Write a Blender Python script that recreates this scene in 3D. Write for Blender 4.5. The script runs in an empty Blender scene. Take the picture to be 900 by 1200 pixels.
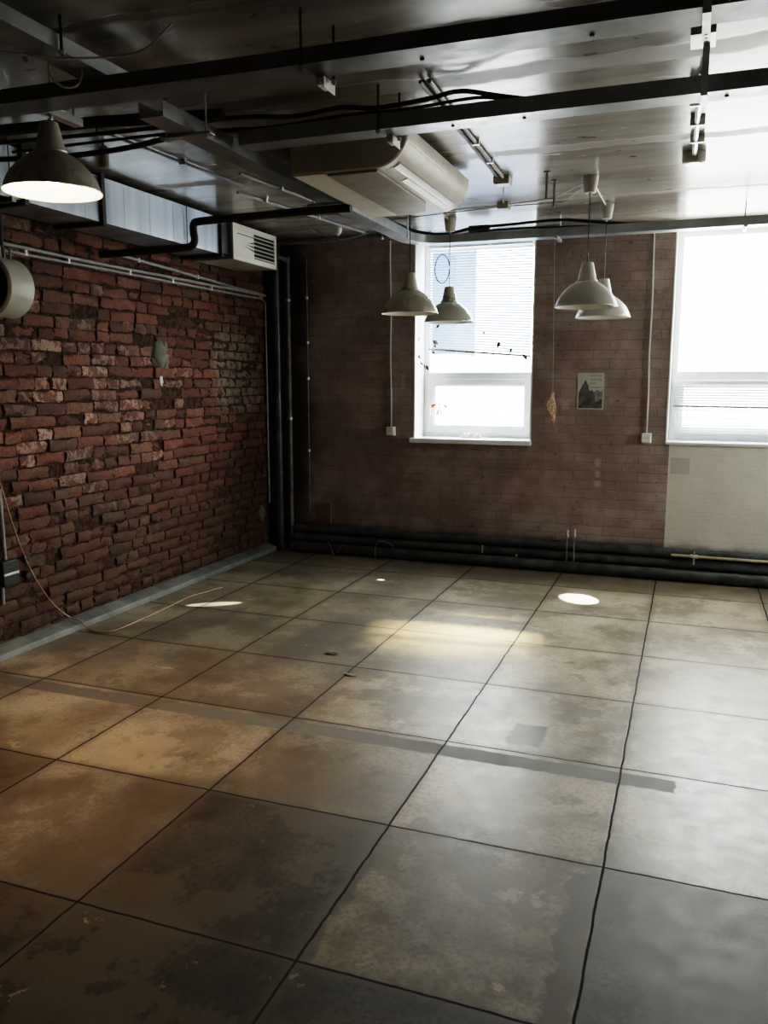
import bpy, math, random
from mathutils import Vector, Matrix
random.seed(7)
C = bpy.context.scene.collection
PI = math.pi
H = 2.83           # ceiling height
XL = -3.75         # face of the left brick wall
YB = 7.05          # face of the window wall

# ------------------------------------------------------------------ node helpers
class NT:
    def __init__(s, name):
        s.m = bpy.data.materials.new(name); s.m.use_nodes = True
        s.t = s.m.node_tree; s.t.nodes.clear()
        s.out = s.n('ShaderNodeOutputMaterial')
    def n(s, typ, **kw):
        nd = s.t.nodes.new(typ)
        for k, v in kw.items(): setattr(nd, k, v)
        return nd
    def put(s, sock, v):
        if hasattr(v, 'is_linked'): s.t.links.new(v, sock)
        elif v is not None:
            if sock.type == 'RGBA' and len(v) == 3: v = (*v, 1)
            sock.default_value = v
    def math(s, op, a, b=None, c=None, clamp=False):
        nd = s.n('ShaderNodeMath', operation=op, use_clamp=clamp)
        s.put(nd.inputs[0], a)
        if b is not None: s.put(nd.inputs[1], b)
        if c is not None: s.put(nd.inputs[2], c)
        return nd.outputs[0]
    def coord(s):
        return s.n('ShaderNodeNewGeometry').outputs['Position']
    def xyz(s, v):
        nd = s.n('ShaderNodeSeparateXYZ'); s.put(nd.inputs[0], v); return nd.outputs
    def comb(s, x, y, z):
        nd = s.n('ShaderNodeCombineXYZ')
        for i, q in enumerate((x, y, z)): s.put(nd.inputs[i], q)
        return nd.outputs[0]
    def scale(s, v, k):
        nd = s.n('ShaderNodeVectorMath', operation='MULTIPLY'); s.put(nd.inputs[0], v); s.put(nd.inputs[1], k); return nd.outputs[0]
    def vadd(s, v, k):
        nd = s.n('ShaderNodeVectorMath', operation='ADD'); s.put(nd.inputs[0], v); s.put(nd.inputs[1], k); return nd.outputs[0]
    def noise(s, v, sc, det=4, rough=.55, col=False, dist=0):
        nd = s.n('ShaderNodeTexNoise'); s.put(nd.inputs['Vector'], v)
        nd.inputs['Scale'].default_value = sc; nd.inputs['Detail'].default_value = det; nd.inputs['Roughness'].default_value = rough
        nd.inputs['Distortion'].default_value = dist
        return nd.outputs['Color' if col else 'Fac']
    def sm(s, v, a, b, lo=0., hi=1.):
        nd = s.n('ShaderNodeMapRange', interpolation_type='SMOOTHSTEP')
        s.put(nd.inputs[0], v); 
        for i, q in enumerate((a, b, lo, hi)): nd.inputs[1+i].default_value = q
        return nd.outputs[0]
    def mix(s, f, a, b, mode='MIX'):
        nd = s.n('ShaderNodeMix', data_type='RGBA', blend_type=mode)
        s.put(nd.inputs[0], f); s.put(nd.inputs[6], a); s.put(nd.inputs[7], b)
        return nd.outputs[2]
    def box(s, x, y, x0, x1, y0, y1, e=.02):
        a = s.math('MULTIPLY', s.sm(x, x0-e, x0+e), s.sm(x, x1-e, x1+e, 1., 0.))
        b = s.math('MULTIPLY', s.sm(y, y0-e, y0+e), s.sm(y, y1-e, y1+e, 1., 0.))
        return s.math('MULTIPLY', a, b)
    def bump(s, h, strength=.4, dist=.01):
        nd = s.n('ShaderNodeBump'); s.put(nd.inputs['Height'], h)
        nd.inputs['Strength'].default_value = strength; nd.inputs['Distance'].default_value = dist
        return nd.outputs[0]
    def attr(s, name):
        return s.n('ShaderNodeAttribute', attribute_name=name).outputs['Color']
    def bsdf(s, color, rough=.5, metal=0., nrm=None, spec=.5, coat=0., coatr=.1, emis=None, es=0., sss=None):
        b = s.n('ShaderNodeBsdfPrincipled')
        s.put(b.inputs['Base Color'], color); s.put(b.inputs['Roughness'], rough); s.put(b.inputs['Metallic'], metal)
        s.put(b.inputs['Specular IOR Level'], spec); s.put(b.inputs['Coat Weight'], coat); s.put(b.inputs['Coat Roughness'], coatr)
        if nrm is not None: s.put(b.inputs['Normal'], nrm)
        if emis is not None:
            s.put(b.inputs['Emission Color'], emis); b.inputs['Emission Strength'].default_value = es
        return b.outputs[0]
    def done(s, sh):
        s.t.links.new(sh, s.out.inputs[0]); return s.m

def simple(name, col, rough=.5, metal=0., var=.12, sc=12., bumpk=0., spec=.5, coat=0.):
    t = NT(name); p = t.coord()
    f = t.noise(p, sc, 5)
    dark = tuple(c*(1-var*1.6) for c in col); lite = tuple(min(1, c*(1+var)) for c in col)
    c = t.mix(t.sm(f, .3, .7), dark, lite)
    nrm = t.bump(t.noise(p, sc*6, 3), bumpk, .003) if bumpk else None
    r = t.sm(t.noise(p, sc*2.3, 3), .2, .8, max(.02, rough-.08), rough+.1)
    return t.done(t.bsdf(c, r, metal, nrm, spec, coat))

M = {}
M['galv'] = simple('galvanised steel', (.52, .56, .60), .3, .95, .12, 4., spec=.5)
def galv_mat():
    t = NT('galvanised duct sheet'); p = t.coord()
    n1 = t.noise(t.scale(p, (1., 5., .35)), 1.6, 4, .5); n2 = t.noise(t.scale(p, (1., 3., .6)), 7, 3, .5)
    c = t.mix(t.sm(n1, .3, .7), (.30, .335, .365), (.50, .545, .58))
    return t.done(t.bsdf(c, t.sm(n2, .2, .8, .30, .40), .9, t.bump(n1, .06, .02)))
M['galv'] = galv_mat()
M['tray'] = simple('tray steel', (.40, .42, .43), .38, .85, .12, 6.)
M['dtray'] = simple('dark tray steel', (.20, .205, .21), .4, .75, .15, 6.)
M['black'] = simple('black rubber', (.018, .018, .019), .5, 0, .2, 20.)
M['bpaint'] = simple('black pipe paint', (.075, .08, .08), .36, 0, .3, 9., .15)
M['conduit'] = simple('grey plastic conduit', (.27, .265, .255), .45, 0, .12, 15.)
M['dconduit'] = simple('dark grey conduit', (.16, .16, .16), .45, 0, .2, 15.)
M['white'] = simple('white plastic', (.78, .78, .75), .35, 0, .05, 8.)
M['upvc'] = simple('white window plastic', (.82, .84, .86), .3, 0, .03, 5.)
M['cream'] = simple('cream metal', (.74, .71, .62), .4, 0, .06, 6.)
M['beige'] = simple('beige casing', (.47, .43, .36), .42, 0, .07, 5.)
M['drum'] = simple('grey beige drum', (.33, .335, .29), .45, 0, .07, 6.)
M['beiged'] = simple('darker beige grille', (.30, .27, .225), .5, 0, .08, 7.)
M['shade'] = simple('lacquered aluminium shade', (.54, .52, .46), .30, .35, .01, 3.)
M['shadew'] = simple('white lacquered shade', (.66, .65, .60), .34, .1, .01, 3.)
M['reflector'] = simple('white enamel reflector', (.85, .83, .78), .4, 0, .03, 9.)
M['cup'] = simple('grey plastic ceiling cup', (.50, .48, .44), .4, 0, .06, 9.)
M['steel'] = simple('zinc plated steel', (.60, .60, .59), .35, .9, .1, 20.)
M['paper'] = simple('paper', (.56, .55, .52), .7, 0, .05, 20.)
M['ink'] = simple('dark grey printing ink', (.13, .135, .125), .7, 0, .3, 18.)
M['inkmid'] = simple('mid grey printing ink', (.27, .28, .27), .7, 0, .25, 18.)
M['string'] = simple('pale string', (.55, .53, .48), .8, 0, .1, 30.)
M['dried'] = simple('dried grass', (.62, .48, .30), .75, 0, .35, 40.)
M['leaf'] = simple('dried leaf', (.10, .075, .045), .7, 0, .4, 30.)
M['leafb'] = simple('brown leaf', (.30, .20, .10), .7, 0, .4, 30.)
M['leafg'] = simple('olive leaf', (.13, .13, .03), .6, 0, .3, 30.)
M['leafd'] = simple('dark dead leaf', (.035, .022, .012), .7, 0, .3, 30.)
M['red'] = simple('red ribbon', (.62, .10, .06), .5, 0, .1, 20.)
M['bag'] = simple('crumpled film', (.85, .85, .84), .35, 0, .05, 20., .3)
M['board'] = simple('brown board', (.19, .13, .075), .6, 0, .2, 8.)
M['ochre'] = simple('ochre painted pipe', (.45, .40, .27), .45, 0, .15, 14.)
M['dark'] = simple('dark recess and shadow', (.012, .011, .010), .8, 0, .2, 10.)
M['kerb'] = simple('grey painted kerb', (.155, .163, .148), .6, 0, .18, 7., .2)
M['orangecable'] = simple('tan cable', (.40, .24, .15), .5, 0, .1, 20.)
M['plain'] = simple('plain dark plaster', (.12, .11, .10), .8, 0, .2, 3., .2)
M['reveal'] = simple('white reveal plaster', (.80, .80, .78), .7, 0, .05, 4., .1)

def glass():
    t = NT('window glass')
    tr = t.n('ShaderNodeBsdfTransparent'); tr.inputs[0].default_value = (.93, .96, .97, 1)
    gl = t.n('ShaderNodeBsdfGlossy'); gl.inputs['Roughness'].default_value = .02
    lw = t.n('ShaderNodeLayerWeight'); lw.inputs[0].default_value = .5; fr = t.math('MULTIPLY_ADD', t.math('POWER', lw.outputs['Facing'], 5.), .6, .03)
    mx = t.n('ShaderNodeMixShader'); t.put(mx.inputs[0], fr); t.put(mx.inputs[1], tr.outputs[0]); t.put(mx.inputs[2], gl.outputs[0])
    return t.done(mx.outputs[0])
M['glass'] = glass()

def slat_mat(c1, c2):
    t = NT('blind slat aluminium')
    d = t.n('ShaderNodeBsdfDiffuse'); d.inputs[0].default_value = c1
    tr = t.n('ShaderNodeBsdfTranslucent'); tr.inputs[0].default_value = c2
    mx = t.n('ShaderNodeMixShader'); mx.inputs[0].default_value = .07
    t.put(mx.inputs[1], d.outputs[0]); t.put(mx.inputs[2], tr.outputs[0])
    return t.done(mx.outputs[0])
M['slat'] = slat_mat((.36, .45, .62, 1), (.40, .55, .85, 1))
M['slatgrey'] = slat_mat((.50, .53, .55, 1), (.6, .65, .7, 1))

def bulb_mat():
    t = NT('glowing bulb'); e = t.n('ShaderNodeEmission'); e.inputs[0].default_value = (1, .78, .5, 1); e.inputs[1].default_value = 70
    return t.done(e.outputs[0])
M['bulb'] = bulb_mat()

# ---- floor: cast concrete slabs with saw-cut joints
TP, TX, TY = .757, -.193, 1.858
def floor_mat():
    t = NT('worn concrete slabs'); p = t.coord(); x, y, z = t.xyz(p)
    wob = t.math('MULTIPLY_ADD', t.noise(p, 9, 3), .012, -.006)
    def joint(v, off, w):
        u = t.math('DIVIDE', t.math('SUBTRACT', t.math('ADD', v, wob), off), TP)
        f = t.math('ABSOLUTE', t.math('SUBTRACT', t.math('FRACT', t.math('ADD', u, .5)), .5))
        return t.math('MULTIPLY', f, TP)
    dj = t.math('MINIMUM', joint(x, TX, 0), joint(y, TY, 0))
    groove = t.sm(dj, .0025, .0065, 1., 0.)
    edge = t.sm(t.math('ADD', dj, t.math('MULTIPLY', t.noise(p, 14, 4), .05)), .02, .075, .55, 0.)
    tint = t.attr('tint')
    n1 = t.noise(p, 2.2, 6, .62); n2 = t.noise(p, 11, 6, .65); n3 = t.noise(p, 55, 5, .7)
    base = t.mix(t.sm(n1, .36, .66), (.165, .136, .092), (.39, .335, .24))
    base = t.mix(t.math('MULTIPLY', t.sm(n2, .42, .66), .35), base, (.43, .375, .29))
    base = t.mix(t.math('MULTIPLY', t.sm(n3, .46, .62), .45), base, (.12, .095, .07))
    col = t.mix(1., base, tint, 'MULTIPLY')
    # distorted coordinates for ragged patches
    dn = t.noise(p, 7, 5, .65, col=True)
    dv = t.vadd(p, t.scale(t.vadd(dn, (-.5, -.5, -.5)), (.14, .14, 0)))
    dx, dy, _ = t.xyz(dv)
    sv = t.vadd(p, t.scale(t.vadd(t.noise(p, 22, 4, col=True), (-.5, -.5, -.5)), (.03, .03, 0)))
    sx, sy, _ = t.xyz(sv)
    def stain(c, m, k, colr):
        return t.mix(t.math('MULTIPLY', m, k), c, colr)
    # grey cement strip over the old trench
    strip = t.box(sx, sy, -3.70, .02, 3.225, 3.335, .006)
    col = stain(col, strip, .92, (.115, .108, .092))
    # square mortar patch
    col = stain(col, t.box(sx, sy, -.70, -.545, 3.45, 3.68, .012), .95, (.028, .028, .025))
    # dark half of tiles, ragged edges, ground-in dirt
    col = stain(col, t.box(dx, dy, -.285, -.19, 1.84, 2.56, .012), .8, (.075, .062, .045))
    col = stain(col, t.box(dx, dy, -.98, -.92, 1.84, 2.62, .015), .7, (.075, .062, .045))
    col = stain(col, t.box(dx, dy, -2.02, -1.70, 1.86, 2.66, .10), .7, (.085, .065, .043))
    col = stain(col, t.box(dx, dy, -1.55, -.98, 2.62, 3.02, .12), .75, (.12, .10, .075))
    col = stain(col, t.box(dx, dy, -2.40, -1.95, 2.62, 3.0, .08), .45, (.42, .33, .22))
    col = stain(col, t.box(dx, dy, -2.75, -2.55, 2.55, 3.15, .10), .6, (.12, .09, .06))
    col = stain(col, t.box(dx, dy, -.10, .40, 1.95, 2.35, .12), .6, (.07, .075, .08))
    col = stain(col, t.box(dx, dy, -2.28, -2.02, 4.2, 4.7, .05), .6, (.11, .10, .09))
    col = stain(col, t.box(dx, dy, -.95, -.42, 3.78, 3.95, .06), .45, (.12, .115, .10))
    col = stain(col, t.box(dx, dy, .06, .20, 2.88, 2.95, .03), .75, (.07, .065, .055))
    col = stain(col, t.box(dx, dy, -3.8, 2.5, 6.42, 6.95, .05), .5, (.12, .095, .065))
    # grime worn through in ragged islands
    g1 = t.noise(t.vadd(p, (3.7, 1.2, 0)), 1.5, 9, .68); g2 = t.noise(t.vadd(p, (9.1, 5.2, 0)), 3.4, 9, .70)
    col = stain(col, t.sm(g1, .525, .56), .55, (.105, .088, .062))
    col = stain(col, t.sm(g2, .60, .63), .55, (.085, .074, .056))
    col = stain(col, t.sm(g2, .36, .33), .40, (.50, .43, .31))
    # scattered scuffs
    sc = t.noise(t.scale(p, (1.0, 2.6, 1.)), 8.5, 3, .6)
    col = stain(col, t.sm(sc, .72, .76), .6, (.085, .075, .06))
    sc2 = t.noise(t.vadd(t.scale(p, (2.4, 1.1, 1.)), (7.1, 3.3, 0)), 6.5, 2, .6)
    col = stain(col, t.sm(sc2, .73, .76), .6, (.10, .085, .065))
    col = t.mix(edge, col, (.10, .08, .06))
    col = t.mix(groove, col, (.012, .010, .008))
    rough = t.sm(n2, .25, .75, .31, .43)
    rough = t.math('ADD', rough, t.math('MULTIPLY', strip, .20))
    rough = t.math('ADD', rough, t.math('MULTIPLY', t.math('SUBTRACT', 1., t.xyz(tint)[0], clamp=True), .14))
    rough = t.math('MAXIMUM', rough, t.math('MULTIPLY', groove, .9))
    h = t.math('ADD', t.math('MULTIPLY', n2, .35), t.math('MULTIPLY', n3, .10))
    h = t.math('SUBTRACT', h, t.math('MULTIPLY', groove, .6))
    return t.done(t.bsdf(col, rough, 0, t.bump(h, .10, .005), .30))
M['floor'] = floor_mat()

def ceil_mat():
    t = NT('varnished concrete ceiling'); p = t.coord(); x, y, z = t.xyz(p)
    st = t.scale(p, (.35, 2.2, 1.))
    n1 = t.noise(st, 1.7, 6, .6); n2 = t.noise(t.scale(p, (.6, 3., 1.)), 5, 6, .65); n3 = t.noise(p, 26, 4, .6)
    col = t.mix(t.sm(n1, .35, .66), (.17, .155, .13), (.31, .295, .265))
    col = t.mix(t.math('MULTIPLY', t.sm(n2, .52, .7), .22), col, (.40, .39, .36))
    # ragged mortar joints between the precast slabs, running across the room
    wy = t.math('ADD', y, t.math('MULTIPLY_ADD', t.noise(t.scale(p, (1., .3, 1.)), 3.2, 4), .16, -.08))
    jm = None
    for yc, w in ((1.9, .05), (2.55, .03), (3.02, .04), (3.52, .09), (4.70, .065), (5.97, .035)):
        d = t.math('ABSOLUTE', t.math('SUBTRACT', wy, yc))
        m = t.sm(d, w*.6, w, 1., 0.)
        jm = m if jm is None else t.math('MAXIMUM', jm, m)
    col = t.mix(t.math('MULTIPLY', jm, .75), col, (.15, .125, .095))
    spots = t.sm(t.noise(t.scale(p, (1., 1.8, 1.)), 9, 2), .70, .73)
    col = t.mix(t.math('MULTIPLY', spots, .8), col, (.05, .045, .04))
    rough = t.math('ADD', t.sm(n2, .25, .75, .20, .28), t.math('MULTIPLY', jm, .25))
    h = t.math('ADD', t.math('MULTIPLY', n2, .15), t.math('MULTIPLY', jm, -.6))
    h = t.math('ADD', h, t.math('MULTIPLY', n3, .08))
    return t.done(t.bsdf(col, rough, 0, t.bump(h, .10, .010), .6))
M['ceiling'] = ceil_mat()

def brick_mat():
    t = NT('old red brick'); p = t.coord(); x, y, z = t.xyz(p)
    a = t.attr('tint'); r, g, b = t.xyz(a)
    n1 = t.noise(p, 18, 6, .65); n2 = t.noise(p, 60, 5, .65); n3 = t.noise(p, 1.6, 4)
    col = t.mix(g, (.25, .070, .036), (.285, .135, .072))
    col = t.mix(t.sm(n1, .35, .7), t.mix(.5, col, (.10, .045, .030)), col)
    # lime bloom and old paint on single bricks
    bl = t.math('MULTIPLY', b, t.sm(n1, .47, .56))
    col = t.mix(bl, col, (.54, .37, .29))
    col = t.mix(1., col, t.comb(r, r, r), 'MULTIPLY')
    # soot specks; tone turns darker brown towards the foot of the wall
    soot = t.math('MULTIPLY', t.sm(n2, .5, .66), .7)
    col = t.mix(soot, col, (.035, .022, .016))
    pv = t.vadd(p, t.scale(t.vadd(t.noise(p, 8, 5, .65, col=True), (-.5, -.5, -.5)), (0, .22, .22)))
    _, py, pz = t.xyz(pv)
    smear = t.box(py, pz, 6.05, 6.75, 1.35, 2.02, .10)
    smear = t.math('MULTIPLY', smear, t.sm(n1, .38, .55))
    col = t.mix(t.math('MULTIPLY', smear, .75), col, (.17, .16, .125))
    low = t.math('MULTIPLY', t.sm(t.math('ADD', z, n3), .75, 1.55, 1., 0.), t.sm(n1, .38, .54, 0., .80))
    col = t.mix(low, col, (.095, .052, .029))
    h = t.math('ADD', t.math('MULTIPLY', n1, .45), t.math('ADD', t.math('MULTIPLY', n2, .45), t.math('MULTIPLY', t.noise(p, 140, 4, .7), .3)))
    return t.done(t.bsdf(col, t.sm(n1, .2, .8, .55, .85), 0, t.bump(h, .8, .012), .35))
M['brick'] = brick_mat()

def mortar_mat():
    t = NT('crumbling mortar'); p = t.coord(); x, y, z = t.xyz(p)
    n1 = t.noise(p, 25, 6, .65); n3 = t.noise(p, 2.2, 4)
    col = t.mix(t.sm(n1, .35, .7), (.030, .018, .012), (.10, .055, .033))
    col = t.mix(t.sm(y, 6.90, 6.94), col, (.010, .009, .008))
    return t.done(t.bsdf(col, .9, 0, t.bump(n1, .9, .02), .2))
M['mortar'] = mortar_mat()
M['plasterpatch'] = simple('grey green plaster', (.13, .135, .10), .8, 0, .18, 14., .4)
M['limepatch'] = simple('white lime spot', (.60, .57, .52), .8, 0, .1, 14., .3)

def back_mat():
    t = NT('brown painted brick'); p = t.coord(); x, y, z = t.xyz(p)
    wv = t.vadd(t.comb(x, z, 0), t.scale(t.vadd(t.noise(p, 7, 4, col=True), (-.5, -.5, -.5)), (.025, .025, 0)))
    br = t.n('ShaderNodeTexBrick'); t.put(br.inputs['Vector'], wv)
    br.inputs['Scale'].default_value = 1.; br.inputs['Brick Width'].default_value = .26; br.inputs['Row Height'].default_value = .077
    br.inputs['Mortar Size'].default_value = .006; br.inputs['Mortar Smooth'].default_value = .6
    br.inputs['Color1'].default_value = (0, 0, 0, 1); br.inputs['Color2'].default_value = (1, 1, 1, 1); br.inputs['Mortar'].default_value = (.5, .5, .5, 1)
    joint = br.outputs['Fac']; rnd = br.outputs['Color']
    n1 = t.noise(p, 3.2, 6, .62); n2 = t.noise(p, 24, 6, .66)
    rr, _, _ = t.xyz(rnd)
    col = t.mix(t.sm(n1, .34, .68), (.26, .200, .184), (.41, .338, .316))
    col = t.mix(t.math('MULTIPLY', rr, .22), col, (.20, .095, .065))
    col = t.mix(t.math('MULTIPLY', joint, .22), col, (.075, .05, .04))
    col = t.mix(t.math('MULTIPLY', t.sm(n2, .60, .70), .55), col, (.05, .035, .028))
    scr = t.noise(t.scale(p, (2.2, 1, .8)), 11, 5, .7)
    col = t.mix(t.math('MULTIPLY', t.sm(scr, .66, .72), .5), col, (.36, .30, .26))
    # old lime spots, soot at the skirting, corner shade painted into the colour
    pv = t.vadd(p, t.scale(t.vadd(t.noise(p, 30, 4, col=True), (-.5, -.5, -.5)), (.05, 0, .05)))
    px, _, pz = t.xyz(pv)
    for b in ((-.73, -.685, .885, .955), (-.725, -.69, .80, .86), (-.73, -.68, .725, .77), (-2.45, -2.42, 1.52, 1.66), (-1.02, -.96, 1.36, 1.44)):
        col = t.mix(t.math('MULTIPLY', t.box(px, pz, *b, .012), .55), col, (.50, .46, .40))
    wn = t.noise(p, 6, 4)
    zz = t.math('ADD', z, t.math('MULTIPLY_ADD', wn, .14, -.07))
    # white painted panel under the right-hand window
    white = t.math('MULTIPLY', t.sm(x, -.155, -.148), t.sm(z, 1.30, 1.32, 1., 0.))
    wc = t.mix(t.sm(n1, .3, .7), (.64, .61, .54), (.73, .70, .63))
    wc = t.mix(t.math('MULTIPLY', joint, .05), wc, (.42, .38, .30))
    wc = t.mix(t.math('MULTIPLY', t.box(x, z, -.135, .012, .855, .985, .003), .55), wc, (.36, .35, .31))
    col = t.mix(white, col, wc)
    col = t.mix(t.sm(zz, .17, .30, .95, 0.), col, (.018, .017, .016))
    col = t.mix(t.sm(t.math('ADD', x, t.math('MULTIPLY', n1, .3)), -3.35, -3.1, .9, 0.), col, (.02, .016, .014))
    h = t.math('ADD', t.math('MULTIPLY', joint, t.math('MULTIPLY_ADD', white, .26, -.36)), t.math('MULTIPLY', n2, .4))
    h = t.math('ADD', h, t.math('MULTIPLY', rr, .06))
    rgh = t.sm(n2, .2, .8, .42, .7)
    return t.done(t.bsdf(col, rgh, 0, t.bump(h, .5, .010), .45))
M['back'] = back_mat()

# ------------------------------------------------------------------ mesh helpers
class MB:
    def __init__(s): s.v, s.f, s.mi, s.cur = [], [], [], 0
    def add(s, vs, fs):
        o = len(s.v); s.v += [Vector(v) for v in vs]
        for f in fs: s.f.append([i+o for i in f]); s.mi.append(s.cur)
        return s
    def box(s, x0, x1, y0, y1, z0, z1):
        return s.add([(x, y, z) for z in (z0, z1) for y in (y0, y1) for x in (x0, x1)],
                     [(0, 2, 3, 1), (4, 5, 7, 6), (0, 1, 5, 4), (2, 6, 7, 3), (0, 4, 6, 2), (1, 3, 7, 5)])
    def tube(s, pts, r, n=10, caps=True):
        pts = [Vector(p) for p in pts]; rs = r if isinstance(r, (list, tuple)) else [r]*len(pts)
        ts = []
        for i in range(len(pts)):
            a = pts[max(i-1, 0)]; b = pts[min(i+1, len(pts)-1)]; ts.append((b-a).normalized())
        up = Vector((0, 0, 1)) if abs(ts[0].z) < .9 else Vector((1, 0, 0))
        nrm = (up - ts[0]*up.dot(ts[0])).normalized(); vs = []
        for i, p in enumerate(pts):
            nrm = (nrm - ts[i]*nrm.dot(ts[i])).normalized(); bi = ts[i].cross(nrm)
            for k in range(n):
                a = 2*PI*k/n; vs.append(p + (nrm*math.cos(a)+bi*math.sin(a))*rs[i])
        fs = []
        for i in range(len(pts)-1):
            for k in range(n):
                k2 = (k+1) % n; fs.append((i*n+k, i*n+k2, (i+1)*n+k2, (i+1)*n+k))
        if caps: fs += [tuple(range(n-1, -1, -1)), tuple(range((len(pts)-1)*n, len(pts)*n))]
        return s.add(vs, fs)
    def lathe(s, c, prof, n=40, axis='Z', closed=False):
        vs, fs = [], []
        for r, h in prof:
            for k in range(n):
                a = 2*PI*k/n; q = (r*math.cos(a), r*math.sin(a), h)
                if axis == 'Y': q = (q[0], q[2], q[1])
                if axis == 'X': q = (q[2], q[0], q[1])
                vs.append(Vector(c)+Vector(q))
        m = len(prof)
        for i in range(m-1 + (1 if closed else 0)):
            j = (i+1) % m
            for k in range(n):
                k2 = (k+1) % n; fs.append((i*n+k, i*n+k2, j*n+k2, j*n+k))
        return s.add(vs, fs)
    def prism(s, poly, axis, a, b):
        def P(u, w, t): return {'Y': (u, t, w), 'X': (t, u, w), 'Z': (u, w, t)}[axis]
        n = len(poly)
        return s.add([P(u, w, a) for u, w in poly]+[P(u, w, b) for u, w in poly],
                     [tuple(range(n-1, -1, -1)), tuple(range(n, 2*n))]+[(i, (i+1) % n, n+(i+1) % n, n+i) for i in range(n)])
    def quad(s, *p): return s.add(p, [tuple(range(len(p)))])

def smooth(pts, k=6):
    pts = [Vector(p) for p in pts]; out = []
    for i in range(len(pts)-1):
        p0, p1, p2, p3 = pts[max(i-1, 0)], pts[i], pts[i+1], pts[min(i+2, len(pts)-1)]
        for j in range(k):
            u = j/k
            out.append(.5*((2*p1)+(p2-p0)*u+(2*p0-5*p1+4*p2-p3)*u*u+(3*p1-p0-3*p2+p3)*u**3))
    return out+[pts[-1]]

ROOT = {}
def rootloc(o):
    while o.parent is not None: o = o.parent
    return Vector(o.location)
def obj(name, mb, mat, parent=None, bevel=0., ang=35, smoothf=True, loc=None):
    me = bpy.data.meshes.new(name)
    org = rootloc(parent) if parent is not None else Vector(loc or (0, 0, 0))
    me.from_pydata([tuple(v-org) for v in mb.v], [], mb.f)
    mats = mat if isinstance(mat, (list, tuple)) else [mat]
    for m in mats: me.materials.append(M[m])
    me.polygons.foreach_set('material_index', mb.mi)
    if smoothf:
        me.polygons.foreach_set('use_smooth', [True]*len(me.polygons)); me.set_sharp_from_angle(angle=math.radians(ang))
    me.validate(); me.update()
    o = bpy.data.objects.new(name, me); C.objects.link(o)
    if parent is not None: o.parent = parent
    else: o.location = org
    if bevel:
        b = o.modifiers.new('edge', 'BEVEL'); b.width = bevel; b.segments = 2; b.limit_method = 'ANGLE'
    return o
def tag(o, label=None, cat=None, group=None, kind=None):
    for k, v in (('label', label), ('category', cat), ('group', group), ('kind', kind)):
        if v: o[k] = v
    return o
def thing(name, label, cat, loc, group=None):
    o = bpy.data.objects.new(name, None); C.objects.link(o); o.location = loc; o.empty_display_size = .1
    return tag(o, label, cat, group)
def struct(name, mb, mat, **kw):
    return tag(obj(name, mb, mat, **kw), kind='structure')
def copy_tree(o, parent=None):
    c = o.copy(); C.objects.link(c); c.parent = parent
    for ch in list(o.children): copy_tree(ch, c)
    return c

# ------------------------------------------------------------------ the shell
X1, Y0 = 2.6, -2.2     # right wall, wall behind
def add_tint(o, cols, dom='POINT'):
    a = o.data.color_attributes.new('tint', 'FLOAT_COLOR', dom)
    for i, c in enumerate(cols): a.data[i].color = (*c, 1)

mb = MB(); tints = []
tile_t = {(-2, 0): .20, (-1, 0): .74, (0, 0): .26, (-3, 0): .66, (-4, 0): .4,  # slab tones; front two rows also carry the light falloff in their colour
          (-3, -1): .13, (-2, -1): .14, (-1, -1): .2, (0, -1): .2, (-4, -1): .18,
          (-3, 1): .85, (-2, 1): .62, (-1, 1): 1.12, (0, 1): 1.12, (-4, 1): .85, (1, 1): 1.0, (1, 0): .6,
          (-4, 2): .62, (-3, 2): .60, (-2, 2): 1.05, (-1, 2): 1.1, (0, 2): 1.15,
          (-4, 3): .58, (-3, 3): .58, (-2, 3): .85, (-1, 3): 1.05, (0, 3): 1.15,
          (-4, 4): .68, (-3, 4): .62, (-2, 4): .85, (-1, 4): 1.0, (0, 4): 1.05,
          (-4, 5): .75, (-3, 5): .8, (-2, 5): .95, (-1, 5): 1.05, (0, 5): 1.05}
for i in range(-6, 5):
    for j in range(-6, 9):
        x0, y0 = TX+i*TP, TY+j*TP
        xa, xb, ya, yb = max(x0, XL-.1), min(x0+TP, X1+.1), max(y0, Y0-.1), min(y0+TP, YB+.1)
        if xb <= xa or yb <= ya: continue
        mb.quad((xa, ya, 0), (xb, ya, 0), (xb, yb, 0), (xa, yb, 0))
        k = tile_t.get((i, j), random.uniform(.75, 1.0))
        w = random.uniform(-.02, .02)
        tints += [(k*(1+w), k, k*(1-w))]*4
mb.box(XL-.1, X1+.1, Y0-.1, YB+.1, -.2, -.01)
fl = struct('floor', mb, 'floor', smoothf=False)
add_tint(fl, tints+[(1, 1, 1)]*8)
struct('ceiling', MB().box(XL-.3, X1+.3, Y0-.3, YB+.5, H, H+.25), 'ceiling', smoothf=False)
R3 = (5.85, 6.50, 1.10, 2.40)       # unseen window added in the right-hand wall to brighten the far wall
mb = MB(); mb.box(X1, X1+.2, Y0-.2, R3[0], 0, H); mb.box(X1, X1+.2, R3[1], YB+.4, 0, H); mb.box(X1, X1+.2, R3[0], R3[1], 0, R3[2]); mb.box(X1, X1+.2, R3[0], R3[1], R3[3], H)
struct('wall_right', mb, 'reveal', smoothf=False)
w3 = bpy.data.objects.new('fill_window', None); C.objects.link(w3); w3.location = (X1+.1, 6.17, 1.1); tag(w3, kind='structure')
mb = MB(); mb.box(X1+.08, X1+.14, R3[0], R3[0]+.06, R3[2], R3[3]); mb.box(X1+.08, X1+.14, R3[1]-.06, R3[1], R3[2], R3[3]); mb.box(X1+.08, X1+.14, R3[0]+.06, R3[1]-.06, R3[2], R3[2]+.06); mb.box(X1+.08, X1+.14, R3[0]+.06, R3[1]-.06, R3[3]-.06, R3[3])
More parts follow.
